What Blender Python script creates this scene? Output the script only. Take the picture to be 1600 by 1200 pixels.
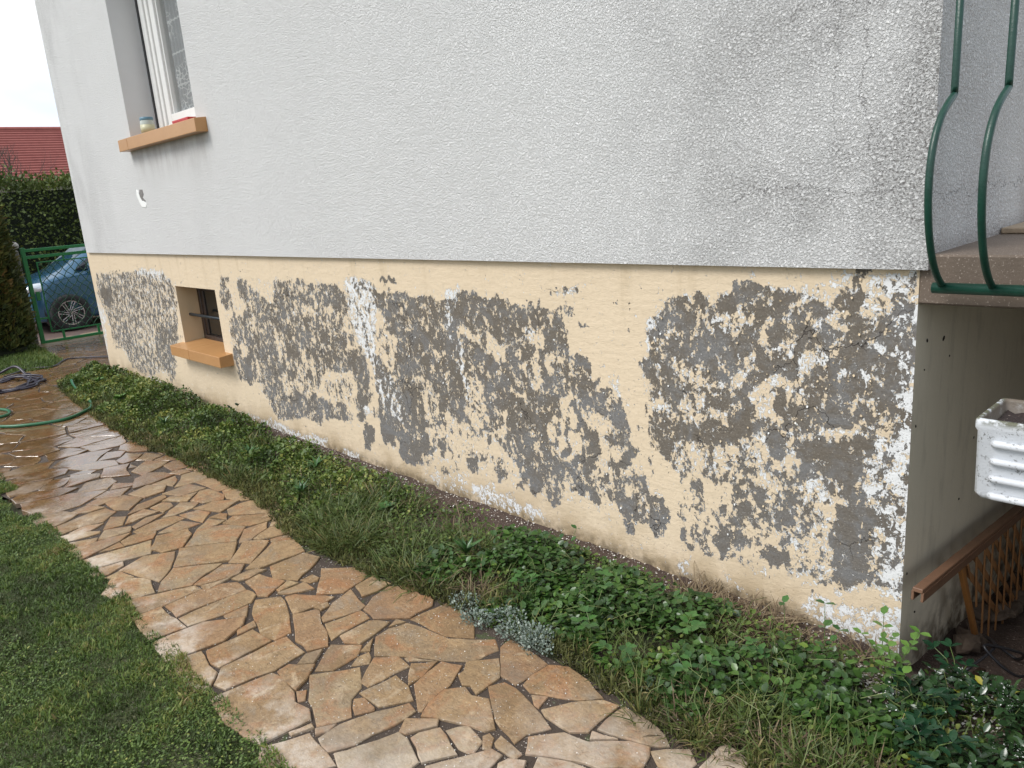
import bpy, bmesh, math, random
import numpy as np
from mathutils import Vector, Matrix, noise as mnoise

for o in list(bpy.data.objects):
    bpy.data.objects.remove(o)
S = bpy.context.scene
COL = S.collection
R = math.radians

# ------------------------------------------------------------------ camera
cam_d = bpy.data.cameras.new('camera')
cam = bpy.data.objects.new('camera', cam_d)
COL.objects.link(cam)
right = Vector((0.6866623, 0.7232067, -0.0739387)).normalized()
down = Vector((0.1279675, -0.2203633, -0.9669872)).normalized()
fwd = right.cross(down).normalized()
up = -(fwd.cross(right))
mw = Matrix(((right.x, up.x, -fwd.x, 0.833), (right.y, up.y, -fwd.y, -2.399), (right.z, up.z, -fwd.z, 1.6), (0, 0, 0, 1)))
cam.matrix_world = mw
cam_d.sensor_width = 36.0
cam_d.lens = 1205.0 / 1600.0 * 36.0
cam_d.clip_start = 0.02
cam_d.clip_end = 2000
S.camera = cam

# ------------------------------------------------------------------ sky, sun, exposure
SUN_EL, SUN_AZ = R(48), R(200)      # azimuth clockwise from +y
world = bpy.data.worlds.new('World')
S.world = world
world.use_nodes = True
wt = world.node_tree
wt.nodes.clear()
def wn(t, **k):
    n = wt.nodes.new(t)
    for a, v in k.items(): setattr(n, a, v)
    return n
wo = wn('ShaderNodeOutputWorld')
bg = wn('ShaderNodeBackground')
sky = wn('ShaderNodeTexSky', sky_type='NISHITA', sun_disc=False, sun_elevation=SUN_EL, sun_rotation=SUN_AZ, air_density=1.0, dust_density=3.0)
tc = wn('ShaderNodeTexCoord')
mp = wn('ShaderNodeMapping'); mp.inputs['Scale'].default_value = (1.0, 1.0, 2.6)
nz = wn('ShaderNodeTexNoise'); nz.inputs['Scale'].default_value = 2.2; nz.inputs['Detail'].default_value = 5; nz.inputs['Roughness'].default_value = 0.5
cr = wn('ShaderNodeValToRGB')
cr.color_ramp.elements[0].position = 0.36; cr.color_ramp.elements[0].color = (4.7, 5.6, 6.8, 1)
cr.color_ramp.elements[1].position = 0.62; cr.color_ramp.elements[1].color = (8.2, 8.25, 8.3, 1)
mx = wn('ShaderNodeMix', data_type='RGBA'); mx.inputs[0].default_value = 0.88
L = wt.links.new
L(tc.outputs['Generated'], mp.inputs['Vector']); L(mp.outputs[0], nz.inputs['Vector']); L(nz.outputs['Fac'], cr.inputs['Fac'])
L(sky.outputs[0], mx.inputs[6]); L(cr.outputs[0], mx.inputs[7]); L(mx.outputs[2], bg.inputs['Color']); L(bg.outputs[0], wo.inputs[0])
bg.inputs['Strength'].default_value = 0.1
sd = bpy.data.lights.new('sun', 'SUN'); sd.energy = 1.5; sd.angle = R(25); sd.color = (1, 0.97, 0.93)
sun = bpy.data.objects.new('sun', sd); COL.objects.link(sun)
dirv = Vector((math.sin(SUN_AZ) * math.cos(SUN_EL), math.cos(SUN_AZ) * math.cos(SUN_EL), math.sin(SUN_EL)))
sun.rotation_euler = dirv.to_track_quat('Z', 'Y').to_euler(); sun.location = (0, -5, 8)
S.view_settings.view_transform = 'Standard'; S.view_settings.look = 'None'; S.view_settings.gamma = 1
S.view_settings.use_curve_mapping = False; S.view_settings.exposure = 0.82
S.render.engine = 'CYCLES'
try: S.cycles.use_denoising = True
except Exception: pass

# ------------------------------------------------------------------ node helper
class Mat:
    def __init__(s, name):
        s.m = bpy.data.materials.new(name); s.m.use_nodes = True; s.t = s.m.node_tree; s.t.nodes.clear()
        s.out = s.t.nodes.new('ShaderNodeOutputMaterial'); s.b = s.t.nodes.new('ShaderNodeBsdfPrincipled')
        s.t.links.new(s.b.outputs[0], s.out.inputs[0])
        s.geo = s.t.nodes.new('ShaderNodeNewGeometry')
        s.pos = s.geo.outputs['Position']
    def put(s, sock, v):
        if isinstance(v, bpy.types.NodeSocket): s.t.links.new(v, sock)
        elif v is not None:
            if isinstance(v, (tuple, list)) and len(v) == 3 and sock.type == 'RGBA': v = (*v, 1)
            sock.default_value = v
    def n(s, t, props=None, **ins):
        x = s.t.nodes.new(t)
        for a, v in (props or {}).items(): setattr(x, a, v)
        for a, v in ins.items(): s.put(x.inputs[a], v)
        return x
    def math(s, op, a, b=None, c=None, clamp=False):
        x = s.t.nodes.new('ShaderNodeMath'); x.operation = op; x.use_clamp = clamp
        s.put(x.inputs[0], a)
        if b is not None: s.put(x.inputs[1], b)
        if c is not None: s.put(x.inputs[2], c)
        return x.outputs[0]
    def noise(s, scale, detail=4, rough=.55, dist=0., vec=None, off=None, st=None, out='Fac'):
        v = vec or s.pos
        if off or st:
            mp = s.n('ShaderNodeMapping', None, Vector=v)
            if off: mp.inputs['Location'].default_value = off
            if st: mp.inputs['Scale'].default_value = st
            v = mp.outputs[0]
        return s.n('ShaderNodeTexNoise', None, Vector=v, Scale=scale, Detail=detail, Roughness=rough, Distortion=dist).outputs[out]
    def vor(s, scale, feature='F1', out='Distance', vec=None, rnd=1.0):
        return s.n('ShaderNodeTexVoronoi', {'feature': feature}, Vector=vec or s.pos, Scale=scale, Randomness=rnd).outputs[out]
    def ss(s, v, a, b, lo=0., hi=1.):
        return s.n('ShaderNodeMapRange', {'interpolation_type': 'SMOOTHSTEP'}, **{'Value': v, 'From Min': a, 'From Max': b, 'To Min': lo, 'To Max': hi}).outputs[0]
    def mix(s, f, a, b):
        x = s.t.nodes.new('ShaderNodeMix'); x.data_type = 'RGBA'
        s.put(x.inputs[0], f); s.put(x.inputs[6], a); s.put(x.inputs[7], b); return x.outputs[2]
    def mul(s, f, a, b):
        x = s.t.nodes.new('ShaderNodeMix'); x.data_type = 'RGBA'; x.blend_type = 'MULTIPLY'
        s.put(x.inputs[0], f); s.put(x.inputs[6], a); s.put(x.inputs[7], b); return x.outputs[2]
    def ramp(s, f, els, interp='LINEAR'):
        x = s.t.nodes.new('ShaderNodeValToRGB'); s.put(x.inputs[0], f); r = x.color_ramp; r.interpolation = interp
        while len(r.elements) < len(els): r.elements.new(.5)
        for e, (p, c) in zip(r.elements, els): e.position = p; e.color = (*c, 1)
        return x.outputs[0]
    def xyz(s):
        x = s.n('ShaderNodeSeparateXYZ', None, Vector=s.pos); return x.outputs
    def attr(s, name): return s.n('ShaderNodeAttribute', {'attribute_name': name}).outputs['Fac']
    def bump(s, h, strength=.5, dist=.01):
        s.put(s.b.inputs['Normal'], s.n('ShaderNodeBump', None, Height=h, Strength=strength, Distance=dist).outputs[0])
    def col(s, c): s.put(s.b.inputs['Base Color'], c); return s
    def rough(s, r): s.put(s.b.inputs['Roughness'], r); return s
    def set(s, k, v): s.put(s.b.inputs[k], v); return s

def simple(name, c, r=.6, metal=0., var=.15, sc=20., bump=0., bd=.003):
    M = Mat(name); f = M.noise(sc, 5, .6)
    M.col(M.mix(f, tuple(x * (1 - var) for x in c), tuple(min(1, x * (1 + var)) for x in c))); M.rough(r); M.set('Metallic', metal)
    if bump: M.bump(M.noise(sc * 4, 5, .6), bump, bd)
    return M.m

# ------------------------------------------------------------------ object helpers
def link(o, parent=None):
    COL.objects.link(o)
    if parent: o.parent = parent
    return o
def tag(o, label=None, cat=None, group=None, kind=None):
    if label: o['label'] = label
    if cat: o['category'] = cat
    if group: o['group'] = group
    if kind: o['kind'] = kind
    return o
def empty(name, loc=(0, 0, 0), label=None, cat=None, group=None):
    o = bpy.data.objects.new(name, None); o.location = loc; o.empty_display_size = .1; COL.objects.link(o)
    return tag(o, label, cat, group)
def mesh_obj(name, verts, faces, m, parent=None, smooth=False):
    me = bpy.data.meshes.new(name); me.from_pydata([tuple(v) for v in verts], [], [tuple(f) for f in faces]); me.update()
    if smooth: me.polygons.foreach_set('use_smooth', [True] * len(me.polygons))
    if m: me.materials.append(m)
    o = bpy.data.objects.new(name, me)
    if parent is not None:
        o.parent = parent
        p = parent; off = Vector((0, 0, 0))
        while p: off += Vector(p.location); p = p.parent
        o.location = -off          # vertices are written in world coordinates
    COL.objects.link(o); return o
def bm_obj(name, bm, m, parent=None, smooth=False):
    me = bpy.data.meshes.new(name); bmesh.ops.recalc_face_normals(bm, faces=bm.faces); bm.to_mesh(me); bm.free()
    if smooth: me.polygons.foreach_set('use_smooth', [True] * len(me.polygons))
    if m: me.materials.append(m)
    o = bpy.data.objects.new(name, me)
    if parent is not None:
        o.parent = parent
        p = parent; off = Vector((0, 0, 0))
        while p: off += Vector(p.location); p = p.parent
        o.location = -off
    COL.objects.link(o); return o
def add_box(bm, a, b, bev=0., mat=None, seg=1):
    x0, y0, z0 = a; x1, y1, z1 = b
    vs = [bm.verts.new(v) for v in ((x0, y0, z0), (x1, y0, z0), (x1, y1, z0), (x0, y1, z0), (x0, y0, z1), (x1, y0, z1), (x1, y1, z1), (x0, y1, z1))]
    fs = [bm.faces.new([vs[i] for i in f]) for f in ((0, 3, 2, 1), (4, 5, 6, 7), (0, 1, 5, 4), (1, 2, 6, 5), (2, 3, 7, 6), (3, 0, 4, 7))]
    if mat: bmesh.ops.transform(bm, matrix=mat, verts=vs)
    if bev:
        es = {e for f in fs for e in f.edges}
        bmesh.ops.bevel(bm, geom=list(es), offset=bev, segments=seg, affect='EDGES', profile=.6)
def box(name, a, b, m, parent=None, bev=0.):
    bm = bmesh.new(); add_box(bm, a, b, bev); return bm_obj(name, bm, m, parent)
def add_bar(bm, p, q, w, d, bev=0., upv=(0, 0, 1)):
    p, q = Vector(p), Vector(q); z = (q - p); ln = z.length; z.normalize()
    x = Vector(upv).cross(z)
    if x.length < 1e-4: x = Vector((1, 0, 0))
    x.normalize(); y = z.cross(x)
    M = Matrix(((x.x, y.x, z.x, p.x), (x.y, y.y, z.y, p.y), (x.z, y.z, z.z, p.z), (0, 0, 0, 1)))
    add_box(bm, (-w / 2, -d / 2, 0), (w / 2, d / 2, ln), bev, M)
def tube_arrays(pts, r, n=8, closed=False, cap=True):
    pts = [Vector(p) for p in pts]; V = []; Fc = []
    prev = None
    rr = r if isinstance(r, (list, tuple)) else [r] * len(pts)
    for i, p in enumerate(pts):
        a = pts[max(i - 1, 0)]; b = pts[min(i + 1, len(pts) - 1)]
        t = (b - a).normalized()
        if prev is None:
            u = t.orthogonal().normalized()
        else:
            u = prev - t * prev.dot(t)
            u = u.normalized() if u.length > 1e-5 else t.orthogonal().normalized()
        prev = u; v = t.cross(u)
        for k in range(n):
            an = 2 * math.pi * k / n
            V.append(p + (u * math.cos(an) + v * math.sin(an)) * rr[i])
    for i in range(len(pts) - 1):
        for k in range(n):
            k2 = (k + 1) % n
            Fc.append((i * n + k, i * n + k2, (i + 1) * n + k2, (i + 1) * n + k))
    if cap:
        Fc.append(tuple(range(n))[::-1]); Fc.append(tuple((len(pts) - 1) * n + k for k in range(n)))
    return V, Fc
def add_tube(bm, pts, r, n=8):
    V, Fc = tube_arrays(pts, r, n); vs = [bm.verts.new(v) for v in V]
    for f in Fc: bm.faces.new([vs[i] for i in f])
def smooth_path(pts, sub=6):
    P = [Vector(p) for p in pts]; out = []
    for i in range(len(P) - 1):
        p0 = P[max(i - 1, 0)]; p1 = P[i]; p2 = P[i + 1]; p3 = P[min(i + 2, len(P) - 1)]
        for k in range(sub):
            t = k / sub
            out.append(.5 * ((2 * p1) + (-p0 + p2) * t + (2 * p0 - 5 * p1 + 4 * p2 - p3) * t * t + (-p0 + 3 * p1 - 3 * p2 + p3) * t ** 3))
    out.append(P[-1]); return out

RNG = np.random.default_rng(7)
def np_mesh(name, V, F, m, rnd=None, smooth=False, parent=None):
    """V (n,3), F (m,k) equal size faces"""
    me = bpy.data.meshes.new(name); V = np.asarray(V, np.float32); F = np.asarray(F, np.int32); k = F.shape[1]
    me.vertices.add(len(V)); me.vertices.foreach_set('co', V.ravel())
    me.loops.add(F.size); me.loops.foreach_set('vertex_index', F.ravel())
    me.polygons.add(len(F)); me.polygons.foreach_set('loop_start', np.arange(0, F.size, k, dtype=np.int32))
    try: me.polygons.foreach_set('loop_total', np.full(len(F), k, np.int32))
    except Exception: pass
    if smooth: me.polygons.foreach_set('use_smooth', np.ones(len(F), bool))
    me.update(calc_edges=True); me.validate()
    if rnd is not None:
        for nm, arr in rnd.items():
            a = me.attributes.new(nm, 'FLOAT', 'POINT'); a.data.foreach_set('value', np.asarray(arr, np.float32))
    me.materials.append(m)
    o = bpy.data.objects.new(name, me); COL.objects.link(o)
    if parent: o.parent = parent
    return o
def scatter(tv, tf, pos, yaw, pitch, scale, roll=None, sx=None):
    """instances of template merged: leaf lies along +x, normal +z. yaw about z, pitch lifts the tip"""
    n = len(pos); tv = np.asarray(tv, float); tf = np.asarray(tf, int)
    v = np.repeat(tv[None], n, 0) * np.asarray(scale)[:, None, None]
    if sx is not None: v[:, :, 1] *= np.asarray(sx)[:, None]
    if roll is not None:
        c, s_ = np.cos(roll)[:, None], np.sin(roll)[:, None]
        y, z = v[:, :, 1].copy(), v[:, :, 2].copy(); v[:, :, 1] = y * c - z * s_; v[:, :, 2] = y * s_ + z * c
    c, s_ = np.cos(pitch)[:, None], np.sin(pitch)[:, None]
    x, z = v[:, :, 0].copy(), v[:, :, 2].copy(); v[:, :, 0] = x * c - z * s_; v[:, :, 2] = x * s_ + z * c
    c, s_ = np.cos(yaw)[:, None], np.sin(yaw)[:, None]
    x, y = v[:, :, 0].copy(), v[:, :, 1].copy(); v[:, :, 0] = x * c - y * s_; v[:, :, 1] = x * s_ + y * c
    v += np.asarray(pos)[:, None, :]
    f = tf[None] + (np.arange(n) * len(tv))[:, None, None]
    return v.reshape(-1, 3), f.reshape(-1, tf.shape[1])
# leaf templates (all quads or all triangles)
LEAF_V = [(0, 0, 0), (.3, .2, .05), (.65, .22, .06), (1, 0, -.06), (.65, -.22, .06), (.3, -.2, .05), (.33, 0, 0), (.68, 0, .0)]
LEAF_F = [(0, 6, 1), (6, 7, 2), (6, 2, 1), (7, 3, 2), (0, 5, 6), (6, 5, 4), (6, 4, 7), (7, 4, 3)]
OVAL_V = [(0, 0, 0), (.22, .27, .04), (.6, .34, .05), (1, 0, -.08), (.6, -.34, .05), (.22, -.27, .04), (.5, 0, -.02)]
OVAL_F = [(0, 6, 1), (1, 6, 2), (2, 6, 3), (3, 6, 4), (4, 6, 5), (5, 6, 0)]
SM_V = [(0, 0, 0), (.5, .33, .05), (1, 0, 0), (.5, -.33, .05)]
SM_F = [(0, 1, 3), (1, 2, 3)]
BL_V = [(0, -.035, 0), (0, .035, 0), (.5, .028, .16), (.5, -.028, .16), (1, 0, .12)]
BL_F = [(0, 1, 2), (0, 2, 3), (3, 2, 4)]
def vnoise(x, y, sc, seed=0.):
    return np.array([mnoise.noise(Vector((a * sc + seed, b * sc - seed, seed * .7))) for a, b in zip(x, y)])
def in_poly(px, py, poly):
    c = np.zeros(np.shape(px), bool); n = len(poly); j = n - 1
    for i in range(n):
        xi, yi = poly[i]; xj, yj = poly[j]
        if yi != yj:
            c ^= ((yi > py) != (yj > py)) & (px < (xj - xi) * (py - yi) / (yj - yi) + xi)
        j = i
    return c
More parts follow.
